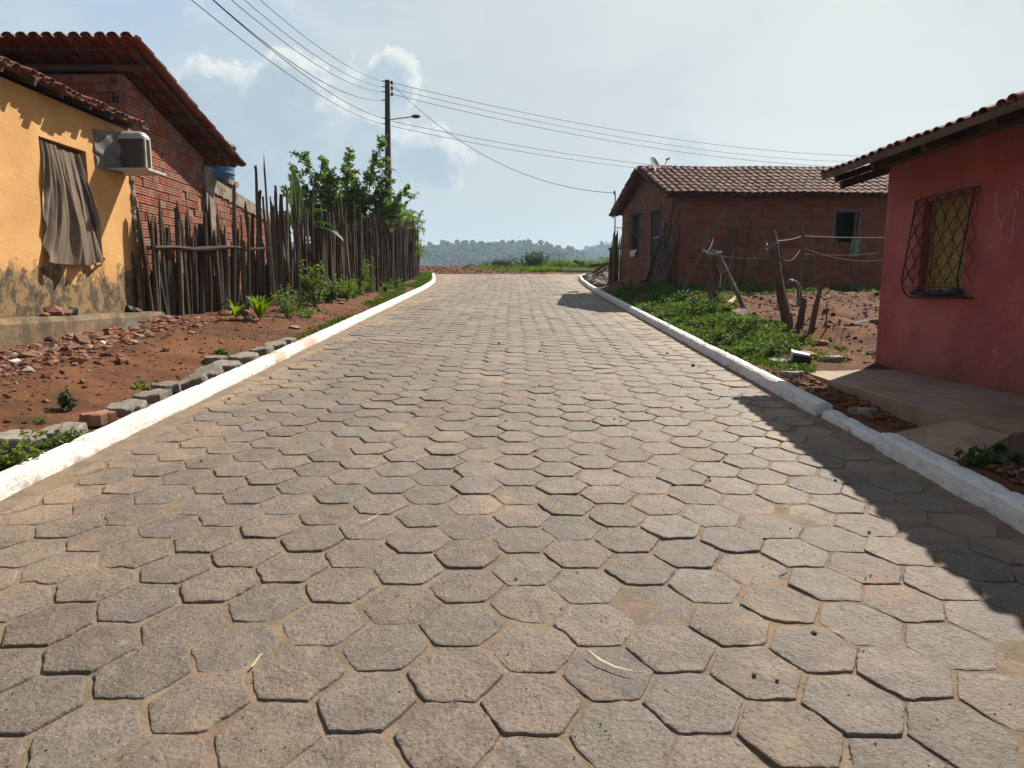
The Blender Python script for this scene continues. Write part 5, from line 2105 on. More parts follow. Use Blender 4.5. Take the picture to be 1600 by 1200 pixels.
def power_cables():
    def cat(A, E, sag, r, label, mat, n=70, group=None):
        A, E = np.array(A, float), np.array(E, float)
        t = np.linspace(0, 1, n)
        P = np.outer(1 - t, A) + np.outer(t, E)
        P[:, 2] -= 4 * sag * t * (1 - t)
        mb = MB()
        mb.tube(P, r, 6)
        tag(_build(mb, 'power_cable', mat, None), label, 'power cable')
    y = 28.0
    cat((-5.12, y, 9.88), (-5.77, -6, 8.62), 1.82, .0085, 'highest overhead cable from the pole top towards the upper left, rightmost at the photo top', m_wire)
    cat((-5.12, y, 9.67), (-5.78, -6, 8.73), 2.02, .0085, 'second overhead cable from the right of those fanning to the upper left', m_wire)
    cat((-5.13, y, 9.48), (-5.02, -6, 7.48), 1.85, .0085, 'third overhead cable from the right of those fanning to the upper left', m_wire)
    cat((-5.14, y, 9.16), (-6.18, -6, 9.95), 2.61, .010, 'dark overhead cable that reaches the pole midway between the upper and lower cables', m_wire_d)
    cat((-5.15, y, 8.47), (-6.60, -6, 9.60), 1.90, .010, 'dark overhead cable meeting the pole at the height of the lamp arm', m_wire_d)
    cat((-5.16, y, 8.25), (-5.20, -6, 6.84), 1.37, .0085, 'leftmost and lowest overhead cable crossing the top left sky', m_wire)
    cat((-4.81, y, 9.84), (43.0, 50, 12.8), 2.13, .0095, 'top cable running right from the pole to beyond the red roof', m_wire)
    cat((-4.81, y, 9.62), (32.8, 50, 11.2), 1.24, .0095, 'second cable from the top running right from the pole', m_wire)
    cat((-4.81, y, 9.40), (44.4, 50, 12.4), 2.36, .0095, 'third cable from the top running right from the pole', m_wire)
    cat((-4.85, y, 8.37), (40.0, 50, 12.4), 2.20, .0095, 'upper of the two low cables running right from under the street lamp', m_wire)
    cat((-4.85, y, 8.17), (33.4, 50, 11.4), 1.72, .0095, 'lower of the two low cables running right from under the street lamp', m_wire)
    cat((-4.81, y, 9.79), (3.47, 23.2, 4.86), .95, .0095, 'single service cable dropping steeply from the pole top to the cottage mast', m_wire_d)


power_cables()


# ================================================================ loose stones
def hexblock(loc, rot, tilt, mat, name, label, cat, group=None, R0=.15, h=.085, quad=False):
    mb = MB()
    seg = 24
    rings = [(.97, 0), (1.0, .012), (1.0, h - .012), (.94, h)]
    a = np.arange(seg) / seg * 2 * math.pi
    if quad:
        am = (a % (math.pi / 2)) - math.pi / 4
        r = R0 * math.cos(math.pi / 4) / np.cos(am) * np.where((a // (math.pi / 2)) % 2 == 0, 1.0, 1.0)
        r = np.minimum(r, R0 * .93)
    else:
        am = (a % (math.pi / 3)) - math.pi / 6
        r = np.minimum(R0 * math.cos(math.pi / 6) / np.cos(am), R0 * .965)
    sd = rs.uniform(0, 50)
    r = r + (vnoise(a * 3 + sd, a * 0 + sd) - .5) * .028
    if rs.rand() < .5 and not quad:   # broken side
        k0 = rs.uniform(0, 6.28)
        dd = np.abs((a - k0 + math.pi) % (2 * math.pi) - math.pi)
        r = r - .06 * np.exp(-(dd / .5) ** 2)
    Rm = Matrix.Rotation(rot, 3, 'Z') @ Matrix.Rotation(tilt[0], 3, 'X') @ Matrix.Rotation(tilt[1], 3, 'Y')
    Rm = np.array(Rm)
    pts = []
    for (q, z) in rings:
        lx, ly = r * q * np.cos(a), r * q * np.sin(a)
        zz = z + (vnoise(lx * 30 + sd, ly * 30) - .5) * .012
        pts.append(np.stack([lx, ly, zz], -1) @ Rm.T)
    pts.append(np.array([[0, 0, h + .002]]) @ Rm.T)
    pts.append(np.array([[0, 0, 0]]) @ Rm.T)
    P = np.concatenate(pts) + np.array(loc)
    fs = []
    for i in range(3):
        for k in range(seg):
            k2 = (k + 1) % seg
            fs.append((i * seg + k, i * seg + k2, (i + 1) * seg + k2, (i + 1) * seg + k))
    for k in range(seg):
        k2 = (k + 1) % seg
        fs.append((3 * seg + k, 3 * seg + k2, 4 * seg))
        fs.append((k2, k, 4 * seg + 1))
    mb.add(P, fs)
    return tag(_build(mb, name, mat, None), label, cat, group)


def loose_blocks():
    spots = [
        (-3.56, 4.72, .15, .3, (.05, .1), 'nearest loose grey paving block behind the left kerb, half hidden by weeds', 0),
        (-3.42, 4.98, .15, .7, (.05, -.12), 'rounded pitted grey block just left of the reddish block on the kerb', 0),
        (-3.40, 5.38, .13, .2, (.0, -.05), 'reddish brown squarish block among the grey ones behind the left kerb', 1),
        (-3.38, 5.76, .15, 1.0, (.12, -.1), 'pale grey block with a white paint smear just right of the reddish block', 0),
        (-3.40, 6.22, .15, .4, (.05, -.12), 'second grey block beyond the reddish one behind the left kerb', 0),
        (-3.46, 6.62, .15, .9, (.0, -.05), 'third grey block beyond the reddish one behind the left kerb', 0),
        (-3.36, 6.98, .14, .2, (.25, -.35), 'brownish tilted block, fourth beyond the reddish one', 0),
        (-3.40, 7.42, .15, .5, (.3, -.25), 'grey block standing on its edge midway along the row behind the kerb', 0),
        (-3.40, 7.88, .15, 1.3, (.1, -.15), 'flat grey block after the upright one in the kerb side row', 0),
        (-3.62, 8.12, .13, .0, (.0, .0), 'small grey block set back from the kerb on the dirt', 0),
        (-3.42, 8.45, .17, .6, (.1, -.1), 'large dark rounded block in the far part of the kerb side row', 0),
        (-3.40, 9.05, .15, .2, (.1, -.15), 'third last grey block of the row behind the left kerb', 0),
        (-3.38, 9.50, .15, .8, (.1, -.15), 'second last grey block of the row behind the left kerb', 0),
        (-3.37, 9.95, .13, .3, (.1, -.1), 'farthest grey block of the row behind the left kerb', 0),
    ]
    for (x, y, r, rot, tilt, lab, q) in spots:
        z = float(gz(x, y, False))
        hexblock((x, y, z - .01), rot, tilt, m_redblock if q else m_stone, 'loose_block', lab, 'block', None, R0=r * 1.13, h=.10 if q else .085, quad=bool(q))
    # right side
    R_ = [((3.12, 7.35), .14, m_stone, 'hexagonal grey block at the corner of the cement slab behind the right kerb'),
          ((3.28, 9.8), .17, m_stone, 'large dark grey rounded stone among the weeds behind the right kerb'),
          ((3.12, 9.0), .13, m_stone, 'flat grey block in the weeds nearest the right kerb'),
          ((3.45, 8.75), .12, m_stone, 'smaller flat stone in the weeds behind the flat grey block'),
          ((3.25, 8.1), .13, m_stone, 'dark block under the weeds left of the black bucket'),
          ((3.78, 8.55), .15, m_redblock, 'tilted brown slab piece just right of the black bucket'),
          ((4.05, 8.35), .13, m_stone, 'flat grey block lying between the bucket and the red house'),
          ((4.35, 9.3), .09, m_redblock, 'small square brick piece on the red dirt near the red house corner'),
          ((4.05, 11.95), .17, m_redblock, 'flat brick block at the foot of the leaning poles'),
          ((3.02, 5.65), .12, m_stone, 'flat dark stone between the sunken kerb and the slab'),
          ]
    for i, ((x, y), r, m, lab) in enumerate(R_):
        hexblock((x, y, G(x, y) - .02), rs.uniform(0, 3), (rs.uniform(-.1, .1), rs.uniform(-.12, .12)), m, 'loose_block', lab, 'block', None, R0=r, h=.08, quad=(m is m_redblock))


loose_blocks()


def scatter_rocks(name, region, n, smin, smax, mat, label, seedoff=0, flat=.6, cat='rubble', lift=0.0, dens=None):
    mb = MB()
    k = 0
    tries = 0
    while k < n and tries < n * 20:
        tries += 1
        x, y = region()
        if dens is not None and rs.rand() > dens(x, y):
            continue
        s_ = smin * (smax / smin) ** (rs.rand() ** 2.0)
        z = G(x, y)
        mb.rock((x, y, z + s_ * .2 + lift), (s_ * rs.uniform(.7, 1.3), s_ * rs.uniform(.7, 1.2), s_), rough=.35, flat=flat)
        k += 1
    o = _build(mb, name, mat, None)
    return tag(o, label, cat, kind='stuff')


def chunk(x, y, z, s3, mat, name, label, cat, group=None):
    mb = MB()
    a, b, c = s3
    ang = rs.uniform(0, 3)
    t1, t2 = rs.uniform(-.5, .5, 2)
    Rm = np.array(Matrix.Rotation(ang, 3, 'Z') @ Matrix.Rotation(t1, 3, 'X') @ Matrix.Rotation(t2, 3, 'Y'))
    p = np.array([(-a, -b, -c), (a, -b, -c), (a, b, -c), (-a, b, -c), (-a, -b, c), (a, -b, c), (a, b, c), (-a, b, c)]) * rs.uniform(.65, 1.05, (8, 1))
    mb.hexa(p @ Rm.T + np.array((x, y, z)))
    return tag(_build(mb, name, mat, None), label, cat, group)


def rubble():
    def left_reg():
        y = rs.uniform(5.5, 11.2)
        x = -5.85 + abs(rs.normal(0, .62)) * (1.25 - (y - 5.5) * .12)
        return x, y
    scatter_rocks('rubble', left_reg, 2300, .012, .075, m_rubble, 'spill of broken brick and tile bits along the foot of the plinth')
    scatter_rocks('clods', lambda: (rs.uniform(-6, -3.3), rs.uniform(4, 16)), 2600, .008, .030, m_clod, 'small clods and pebbles on the left dirt verge', cat='clods')
    scatter_rocks('clods', lambda: (rs.uniform(2.95, 8.5), rs.uniform(8.2, 17.5)), 3000, .010, .050, m_clod, 'small clods on the red earth of the right yard', cat='clods')
    scatter_rocks('chippings', lambda: (rs.uniform(2.92, 4.6), rs.uniform(2.7, 4.45)), 2200, .010, .032, m_rubble, 'reddish chips and pebbles behind the nearest right kerb', cat='chippings', lift=.02)
    scatter_rocks('clods', lambda: (rs.uniform(2.92, 3.25), rs.uniform(4.9, 7.6)), 500, .010, .05, m_clod, 'earth lumps between the right kerb and the cement slab', cat='clods')
    scatter_rocks('clods', lambda: (rs.uniform(-8, 2), rs.uniform(37.4, 42.5)), 1200, .02, .09, m_clod, 'rough lumps on the earth track beyond the paving', cat='clods')
    # countable bigger pieces on the left
    for (x, y, s3) in ((-5.2, 7.15, (.09, .07, .045)), (-5.35, 7.55, (.08, .06, .05)), (-5.3, 8.2, (.10, .08, .05)), (-5.25, 8.6, (.08, .07, .05)), (-5.45, 9.0, (.07, .05, .04)),
                       (-5.0, 8.9, (.06, .05, .03)), (-5.55, 9.35, (.08, .05, .04)), (-5.1, 7.7, (.06, .06, .03)), (-4.9, 7.3, (.06, .05, .03)), (-5.5, 7.9, (.07, .06, .05))):
        chunk(x, y, G(x, y) + .02, s3, m_rubble, 'broken_brick', 'chunk of broken red brick in the rubble below the plinth', 'brick', 'broken bricks below the plinth')
    chunk(-5.62, 9.75, G(-5.6, 9.75) + .05, (.16, .10, .05), m_stone, 'stone_slab', 'dark flat stone leaning at the foot of the plinth near its far end', 'stone')
    chunk(-5.05, 6.75, G(-5.05, 6.75) + .03, (.055, .04, .02), m_white, 'plaster_piece', 'white rounded plaster flake lying in the left rubble', 'plaster')
    chunk(-4.88, 6.15, G(-4.88, 6.15) + .03, (.10, .06, .02), m_white, 'plaster_piece', 'pale white flake at the left photo edge in the rubble', 'plaster')
    chunk(-5.0, 8.15, G(-5.0, 8.15) + .04, (.09, .03, .012), m_white, 'plaster_piece', 'thin white flake on top of the left rubble', 'plaster')
    # pile on the plinth
    for (x, y, s3, m, lab) in ((-6.05, 8.83, (.13, .10, .11), m_rubble, 'largest brown rock on the plinth under the window'),
                               (-6.02, 9.02, (.10, .08, .07), m_rubble, 'rust brown rock in front on the plinth under the window'),
                               (-6.05, 9.22, (.09, .08, .09), m_stone, 'grey stone at the right of the rocks on the plinth'),
                               (-6.05, 8.66, (.07, .06, .04), m_rubble, 'small flat dark rock left of the rocks on the plinth'),
                               (-6.06, 10.80, (.09, .08, .05), m_rubble, 'red brown rock on the far end of the plinth'),
                               (-6.07, 10.62, (.10, .08, .08), m_black, 'black lump on the plinth near the fence')):
        mb = MB()
        mb.rock((x, y, 1.20 + s3[2] * .5), (s3[0], s3[1], s3[2]), rough=.22, flat=.95)
        tag(_build(mb, 'rock', m, None), lab, 'rock')
    # foot of the fence
    for (x, y, s3, m, lab) in ((-5.05, 11.75, (.14, .10, .10), m_rubble, 'red brick lump at the fence foot left of the broad leaf'),
                               (-4.75, 11.95, (.12, .10, .10), m_rubble, 'second red brick lump at the fence foot behind the broad leaf'),
                               (-4.48, 11.35, (.10, .07, .05), m_stone, 'pale stone between the two green plants by the fence'),
                               (-4.62, 11.1, (.10, .07, .03), m_stone, 'flat grey stone left of the pale stone by the fence'),
                               (-3.72, 11.4, (.14, .09, .05), m_stone, 'dark flat rock alone on the dirt between fence and kerb'),
                               (-4.02, 14.0, (.10, .06, .05), m_stone, 'pale rock at the fence foot beside the weeds'),
                               (-3.97, 15.6, (.12, .07, .05), m_stone, 'farther pale rock at the fence foot beside the weeds'),
                               (-5.7, 11.0, (.14, .10, .05), m_stone, 'flat stone leaning at the far end of the plinth')):
        mb = MB()
        mb.rock((x, y, G(x, y) + s3[2] * .4), s3, rough=.2, flat=.9)
        tag(_build(mb, 'rock', m, None), lab, 'rock')
    # grey rubble heap by the far right kerb
    for k in range(46):
        y = rs.uniform(23, 32)
        x = float(rk(y)) + .3 + abs(rs.normal(0, .3)) + .0
        s_ = rs.uniform(.08, .22)
        mb = MB()
        mb.rock((x, y, G(x, y) + s_ * .35), (s_ * 1.2, s_, s_ * .8), rough=.3, flat=.8)
        tag(_build(mb, 'rubble_stone', m_stone, None), 'grey stone in the rubble heap inside the far bend of the right kerb', 'stone', 'rubble heap inside the kerb bend')
    for k in range(10):
        x, y = gA[0] + gU[0] * rs.uniform(1.2, 4.8) - .35 - rs.uniform(0, .3), 0
        y = gA[1] + gU[1] * rs.uniform(1.2, 4.8)
        x = np.interp(y, [18, 23.07], [4.45, 3.74]) - rs.uniform(.2, .7)
        s_ = rs.uniform(.06, .13)
        mb = MB()
        mb.rock((x, y, G(x, y) + s_ * .3), (s_ * 1.3, s_, s_), rough=.3, flat=.7)
        tag(_build(mb, 'doorstep_stone', m_stone, None), 'stone lying before the cottage doorstep', 'stone', 'stones before the doorstep')
    # bits in the right yard
    mb = MB()
    mb.tube([(3.95, 12.6, G(3.95, 12.6) + .05), (4.12, 12.7, G(4.1, 12.7) + .13), (4.3, 12.9, G(4.3, 12.9) + .18), (4.55, 13.0, G(4.5, 13) + .12)], [.03, .045, .035, .03], 7, rough=.25)
    mb.tube([(4.3, 12.9, G(4.3, 12.9) + .17), (4.40, 13.2, G(4.4, 13.2) + .06)], [.03, .02], 6, rough=.2)
    tag(_build(mb, 'pale_branch', m_straw, None), 'pale bleached branch lying behind the leaning poles', 'branch')
    mb = MB()
    mb.tube([(3.72, 11.0, G(3.7, 11) + .06), (3.95, 11.35, G(3.95, 11.35) + .09)], [.085, .08], 10, rough=.08)
    tag(_build(mb, 'log', m_post, None), 'short grey cut log on the red mound left of the leaning poles', 'log')
    mb = MB()
    mb.tube([(5.2, 10.2, G(5.2, 10.2) + .02), (5.8, 10.9, G(5.8, 10.9) + .05), (6.6, 11.2, G(6.6, 11.2) + .03)], [.03, .04, .03], 7, rough=.2)
    tag(_build(mb, 'branch', m_bark, None), 'brown branch lying on the red earth by the red house', 'branch')
    for (x, y, lab) in ((3.42, 10.4, 'pink brick shard on the mound beside the cut log'), (3.55, 14.6, 'white scrap lying in the weeds near the kerb before the cottage'),
                        (4.45, 9.0, 'pale tile shard near the corner of the red house'), (4.75, 8.75, 'white shard on the dirt beside the slab')):
        chunk(x, y, G(x, y) + .02, (.09, .05, .012), m_chip if 'pink' in lab else m_white, 'shard', lab, 'shard')


rubble()


def bucket():
    c = np.array((3.42, 7.98, G(3.42, 7.98) + .08))
    B = thing('bucket', 'black plastic pot with white rim lying on its side in the weeds', 'bucket', tuple(c))
    ax = np.array((-.85, .30, .05))
    ax /= np.linalg.norm(ax)
    u = np.cross(ax, (0, 0, 1.0))
    u /= np.linalg.norm(u)
    w = np.cross(u, ax)
    M3 = np.stack([u, w, ax], 1)
    mb = MB()
    mb.lathe([(.065, -.16), (.085, -.14), (.105, -.02), (.115, .05), (.108, .05), (.095, -.03), (.07, -.12)], c, seg=20, M3=M3)
    part(mb, 'body', m_black, B)
    mb = MB()
    mb.lathe([(.112, .045), (.122, .05), (.122, .065), (.108, .065)], c, seg=20, M3=M3)
    part(mb, 'rim', m_white, B)


bucket()


def road_bits():
    def straw(label, pts, r, zoff=.012):
        mb = MB()
        mb.tube([(x, y, S * y + zoff + dz) for (x, y, dz) in pts], r, 5, flat=.5)
        tag(_build(mb, 'straw', m_straw, None), label, 'straw')
    straw('long curved pale straw lying on the pavers right of the centre', [(.285, 2.325, .012), (.32, 2.27, .008), (.37, 2.23, .006), (.43, 2.205, .008)], [.002, .0045, .004, .002])
    straw('short pale straw standing between pavers left of the centre', [(-.94, 2.24, .0), (-.92, 2.29, .02)], [.006, .003])
    straw('thin pale straw farther back on the left pavers', [(-.84, 3.50, .002), (-.79, 3.53, .010), (-.735, 3.62, .016)], [.002, .004, .002])
    # droppings and crumbs
    spots = [(1.19, 2.46, .012), (.02, 2.9, .006), (1.02, 3.2, .006), (1.9, 3.4, .010), (.75, 4.1, .006), (-.3, 5.6, .007), (1.35, 4.6, .007), (.3, 7.2, .012), (-.55, 7.6, .010), (1.6, 6.2, .010),
             (2.2, 9.4, .02), (2.3, 8.4, .025), (-2.2, 4.6, .010), (-2.6, 5.4, .012), (.95, 5.7, .008), (.9, 5.76, .010), (1.62, 2.9, .007), (1.66, 2.93, .006), (.86, 2.2, .009), (.93, 2.17, .007),
             (-.2, 10.4, .02), (.4, 9.6, .018), (-1.7, 6.6, .010), (-2.82, 6.55, .014), (1.5, 3.45, .006), (2.1, 4.2, .010)]
    for (x, y, s_) in spots:
        mb = MB()
        mb.rock((x, y, S * y + s_ * .6 + .004), (s_, s_, s_), rough=.3, flat=.8)
        tag(_build(mb, 'crumb', m_bark, None), 'small dark crumb of earth lying on the road pavers', 'crumb', 'crumbs on the road')
    mb = MB()
    mb.rock((2.12, 22.3, S * 22.3 + .02), (.16, .09, .05), rough=.4)
    mb.rock((1.98, 22.2, S * 22.3 + .015), (.12, .05, .03), rough=.4)
    tag(_build(mb, 'dark_debris', m_dead, None), 'dark scrap lying on the road beside the cottage shadow', 'debris')
    scatter = MB()
    for _ in range(2200):
        y = 1.6 + 26 * rs.rand() ** 1.8
        x = rs.uniform(-2.95, 2.6)
        s_ = rs.uniform(.0018, .005)
        scatter.rock((x, y, S * y + .004), (s_, s_, s_), rough=.3)
    tag(_build(scatter, 'grit', m_sand, None), 'loose grit strewn over the paving', 'grit', kind='stuff')


road_bits()


# ================================================================ vegetation
class Leaves:
    def __init__(s):
        s.p = []
        s.d = []
        s.n = []
        s.l = []
        s.w = []

    def add(s, p, d, n, l, w):
        s.p.append(p)
        s.d.append(d)
        s.n.append(n)
        s.l.append(l)
        s.w.append(w)

    def mesh(s, mb=None, fold=.25, mid=.42):
        p = np.array(s.p, float)
        d = np.array(s.d, float)
        n = np.array(s.n, float)
        l = np.array(s.l, float)[:, None]
        w = np.array(s.w, float)[:, None]
        d /= np.linalg.norm(d, axis=1)[:, None] + 1e-9
        t = np.cross(d, n)
        t /= np.linalg.norm(t, axis=1)[:, None] + 1e-9
        n = np.cross(t, d)
        c = p + d * l * mid
        L = c + t * w * .5 + n * w * fold
        Rr = c - t * w * .5 + n * w * fold
        L2 = p + d * l * .75 + t * w * .33 + n * w * (fold * .5 - .1)
        R2 = p + d * l * .75 - t * w * .33 + n * w * (fold * .5 - .1)
        tip = p + d * l - n * w * .25
        m = p + d * l * .5
        V = np.stack([p, L, L2, tip, R2, Rr, m], 1).reshape(-1, 3)
        k = len(p)
        F = []
        for i in range(k):
            b = i * 7
            F.append((b, b + 6, b + 1))
            F.append((b + 1, b + 6, b + 3, b + 2))
            F.append((b, b + 5, b + 6))
            F.append((b + 6, b + 5, b + 4, b + 3))
        mb = mb or MB()
        off = mb.nv
        mb.v.append(V)
        mb.nv += len(V)
        mb.f += [tuple(i + off for i in f) for f in F]
        mb.mi += [0] * len(F)
        return mb


def rdir(up=.3):
    v = rs.normal(0, 1, 3)
    v[2] = v[2] * .6 + up
    return v / np.linalg.norm(v)


def spray(lv, wood, p0, p1, nl, ll, lw, r0=.02, droop=.1, side=.9, spread=.16):
    """a leafy twig from p0 to p1"""
    p0, p1 = np.array(p0, float), np.array(p1, float)
    L = np.linalg.norm(p1 - p0)
    bow = rs.normal(0, .08, 3) * L
    pts = []
    for t in np.linspace(0, 1, 6):
        q = p0 * (1 - t) + p1 * t + bow * math.sin(t * math.pi)
        q = q + np.array((0, 0, -droop * L * t * t))
        pts.append(q)
    wood.tube(pts, [r0 * (1 - .8 * t) for t in np.linspace(0, 1, 6)], 5)
    pts = np.array(pts)
    for i in range(nl):
        t = .15 + .85 * (i + rs.rand()) / nl
        k = min(int(t * 5), 4)
        f = t * 5 - k
        q = pts[k] * (1 - f) + pts[min(k + 1, 5)] * f if k < 5 else pts[5]
        ax = pts[min(k + 1, 5)] - pts[k]
        ax /= np.linalg.norm(ax) + 1e-9
        dd = ax * .5 + rdir(-.05) * side
        lv.add(q + rs.normal(0, spread * .3, 3) * .5, dd, rdir(1.0), ll * rs.uniform(.6, 1.2), lw * rs.uniform(.7, 1.2))


def guava_tree():
    base = np.array((-5.35, 21.8, G(-5.35, 21.8)))
    T = thing('guava_tree', 'small leafy tree with spiky sprays rising behind the stick fence before the pole', 'tree', tuple(base))
    wood = MB()
    lv = Leaves()
    fork = base + np.array((0, 0, 1.3))
    wood.tube([base - np.array((0, 0, .1)), base + np.array((.04, 0, .7)), fork], [.11, .09, .08], 8, rough=.08)
    tips = [(-7.05, 22.0, 5.55), (-6.60, 21.8, 5.85), (-6.15, 22.2, 5.80), (-5.75, 21.6, 5.35), (-5.15, 22.0, 6.05), (-5.25, 22.4, 5.3), (-4.02, 21.9, 6.35), (-4.45, 22.2, 5.75), (-3.95, 21.6, 5.3),
            (-3.30, 22.0, 4.85), (-3.45, 22.2, 4.35), (-3.75, 21.6, 4.1), (-7.30, 21.8, 4.75), (-7.1, 22.4, 4.3), (-6.5, 21.4, 4.6), (-5.9, 22.4, 4.5), (-5.2, 21.3, 4.4), (-4.6, 21.6, 4.7), (-4.4, 22.4, 4.0),
            (-6.0, 21.4, 3.9), (-5.1, 21.3, 3.6), (-4.2, 21.4, 3.4), (-6.9, 21.5, 3.7), (-4.05, 21.9, 4.9), (-6.35, 22.2, 5.2), (-5.0, 21.9, 5.1)]
    tips += [(-5.3 + rs.uniform(-1.5, 1.5), 21.8 + rs.uniform(-.5, .5), rs.uniform(3.7, 5.0)) for _ in range(10)]
    for tp in tips:
        tp = np.array(tp)
        mid = fork * .45 + tp * .55 + np.array((rs.normal(0, .15), rs.normal(0, .15), -.15))
        wood.tube([fork, (fork + mid) / 2 + rs.normal(0, .08, 3), mid], [.045, .032, .022], 6)
        spray(lv, wood, mid, tp, 105, .15, .072, r0=.020, droop=-.02, side=1.0)
        for q in range(8):
            t = rs.uniform(.0, .85)
            s0 = mid * (1 - t) + tp * t
            e = s0 + rdir(.30) * rs.uniform(.30, .62)
            spray(lv, wood, s0, e, 40, .145, .068, r0=.010, droop=.02)
        for q in range(5):
            t = rs.uniform(.2, 1)
            s0 = fork * (1 - t) + mid * t
            e = s0 + rdir(.1) * rs.uniform(.4, .8)
            spray(lv, wood, s0, e, 38, .14, .066, r0=.010, droop=.05)
    part(wood, 'trunk', m_bark, T)
    part(lv.mesh(), 'crown', m_leaf, T)


guava_tree()


def vine_bush():
    base = (-5.0, 30.2, G(-5.0, 30.2))
    T = thing('climbing_bush', 'bright green creeper bush spilling over the far end of the stick fence', 'bush', base)
    wood = MB()
    lv = Leaves()
    for k in range(130):
        y = rs.uniform(25.0, 33.2)
        x = -4.85 + rs.normal(0, .28) + .10 * math.sin(y)
        zt = G(-4.6, y) + np.interp(y, [26, 28, 30, 33.2], [2.7, 3.3, 3.1, 2.6]) + rs.normal(0, .22)
        s0 = np.array((x - .1, y, zt - rs.uniform(.3, .9)))
        e = s0 + rdir(.9) * rs.uniform(.4, .95)
        spray(lv, wood, s0, e, 34, .11, .05, r0=.012, droop=.25)
    for k in range(12):
        s0 = np.array((-4.6, rs.uniform(30, 33.3), G(-4.6, 31) + rs.uniform(1.2, 2.0)))
        spray(lv, wood, s0, s0 + np.array((rs.uniform(.2, .5), 0, rs.uniform(-.4, .2))), 22, .11, .05, r0=.01, droop=.3)
    part(wood, 'stem', m_bark, T)
    part(lv.mesh(), 'foliage', m_leaf_b, T)


vine_bush()


def blade(mb, pts, widths, up=(0, 0, 1), nseg=7, fold=.18, tear=0.0, mi=0):
    """long leaf: midrib points, widths at them"""
    pts = np.array(pts, float)
    n = len(pts)
    P = np.zeros((n, 2 * nseg + 1, 3))
    for i in range(n):
        d = pts[min(i + 1, n - 1)] - pts[max(i - 1, 0)]
        d /= np.linalg.norm(d)
        t = np.cross(d, np.array(up, float))
        t /= np.linalg.norm(t) + 1e-9
        nn = np.cross(t, d)
        for k in range(-nseg, nseg + 1):
            q = k / nseg
            w = widths[i] * .5
            P[i, k + nseg] = pts[i] + t * w * q + nn * (abs(q) * w * fold + (rs.uniform(-tear, tear) if abs(q) > .5 else 0))
    mb.grid(P, mi)


def banana():
    base = np.array((-5.05, 15.9, G(-5.05, 15.9)))
    T = thing('banana_plant', 'banana plant with one upright bright leaf and drooping dark ones behind the fence', 'banana plant', tuple(base))
    mb = MB()
    mb.tube([base, base + np.array((.02, 0, .8)), base + np.array((.03, 0, 1.6))], [.10, .085, .06], 10, rough=.05)
    part(mb, 'stem', m_stem, T)
    top = base + np.array((.03, 0, 1.45))
    specs = [  # (tip offset, mid offset, width)
        ((.0, -.15, 1.50), (.05, -.05, .75), .42, (1, -.6, 0)),
        ((.75, -.2, .55), (.45, -.1, .75), .36, None), ((-.55, .1, .35), (-.40, 0, .75), .36, None), ((.95, .1, .05), (.65, 0, .60), .36, None), ((-.35, -.4, .45), (-.2, -.25, .70), .38, None),
        ((.35, -.55, .15), (.25, -.35, .55), .34, None), ((-.75, .2, -.15), (-.55, .1, .40), .34, None), ((.45, .5, .9), (.2, .25, .75), .34, None), ((1.15, -.25, -.15), (.75, -.2, .4), .34, None)]
    for (tip, mid, w, up) in specs:
        mb = MB()
        pts = []
        n = 16
        a, m, b = top, top + np.array(mid), top + np.array(tip)
        for i in range(n):
            t = i / (n - 1)
            pts.append(a * (1 - t) ** 2 + 2 * m * t * (1 - t) * 1.0 + b * t * t)
        ws = [w * max(.03, math.sin(min(1, max(0, (t - .18) / .82)) ** .7 * math.pi) ** .6 if t > .18 else .06) for t in np.linspace(0, 1, n)]
        ws[-1] = .01
        blade(mb, pts, ws, up=up or (0, 0, 1), fold=.22 if up is None else .15, tear=.012)
        part(mb, 'leaf', m_banana if up else m_leaf_d, T, smooth=True)


banana()


def herb(name, label, x, y, h, nst, nl, ll, lw, mat, spread=.12, group=None, cat='plant', z=None, upright=1.0):
    z = G(x, y) if z is None else z
    T = thing(name, label, cat, (x, y, z), group)
    wood = MB()
    lv = Leaves()
    for k in range(nst):
        a = rs.uniform(0, 6.28)
        e = np.array((x + math.cos(a) * spread * rs.uniform(.3, 1.2), y + math.sin(a) * spread * rs.uniform(.3, 1.2), z + h * rs.uniform(.55, 1.05) * upright))
        s0 = np.array((x + rs.normal(0, .01), y + rs.normal(0, .01), z - .01))
        spray(lv, wood, s0, e, nl, ll, lw, r0=.005, droop=0.0, side=1.0, spread=.02)
    part(wood, 'stem', m_stem, T)
    part(lv.mesh(), 'leaves', mat, T)
    return T


def broadleaf(name, label, x, y, blades, mat, h, w):
    z = G(x, y)
    T = thing(name, label, 'plant', (x, y, z))
    for k in range(blades):
        a = 2 * math.pi * k / blades + rs.uniform(-.3, .3)
        hh = h * rs.uniform(.65, 1.05)
        rr = h * rs.uniform(.25, .6)
        mb = MB()
        pts = []
        for i in range(9):
            t = i / 8
            pts.append((x + math.cos(a) * rr * t ** 1.3, y + math.sin(a) * rr * t ** 1.3, z + hh * (t - .25 * t ** 3)))
        ws = [w * (.12 if t < .15 else math.sin((t - .1) / .9 * math.pi) ** .8 + .02) for t in np.linspace(0, 1, 9)]
        blade(mb, pts, ws, nseg=2, fold=.35)
        part(mb, 'leaf', mat, T, smooth=True)


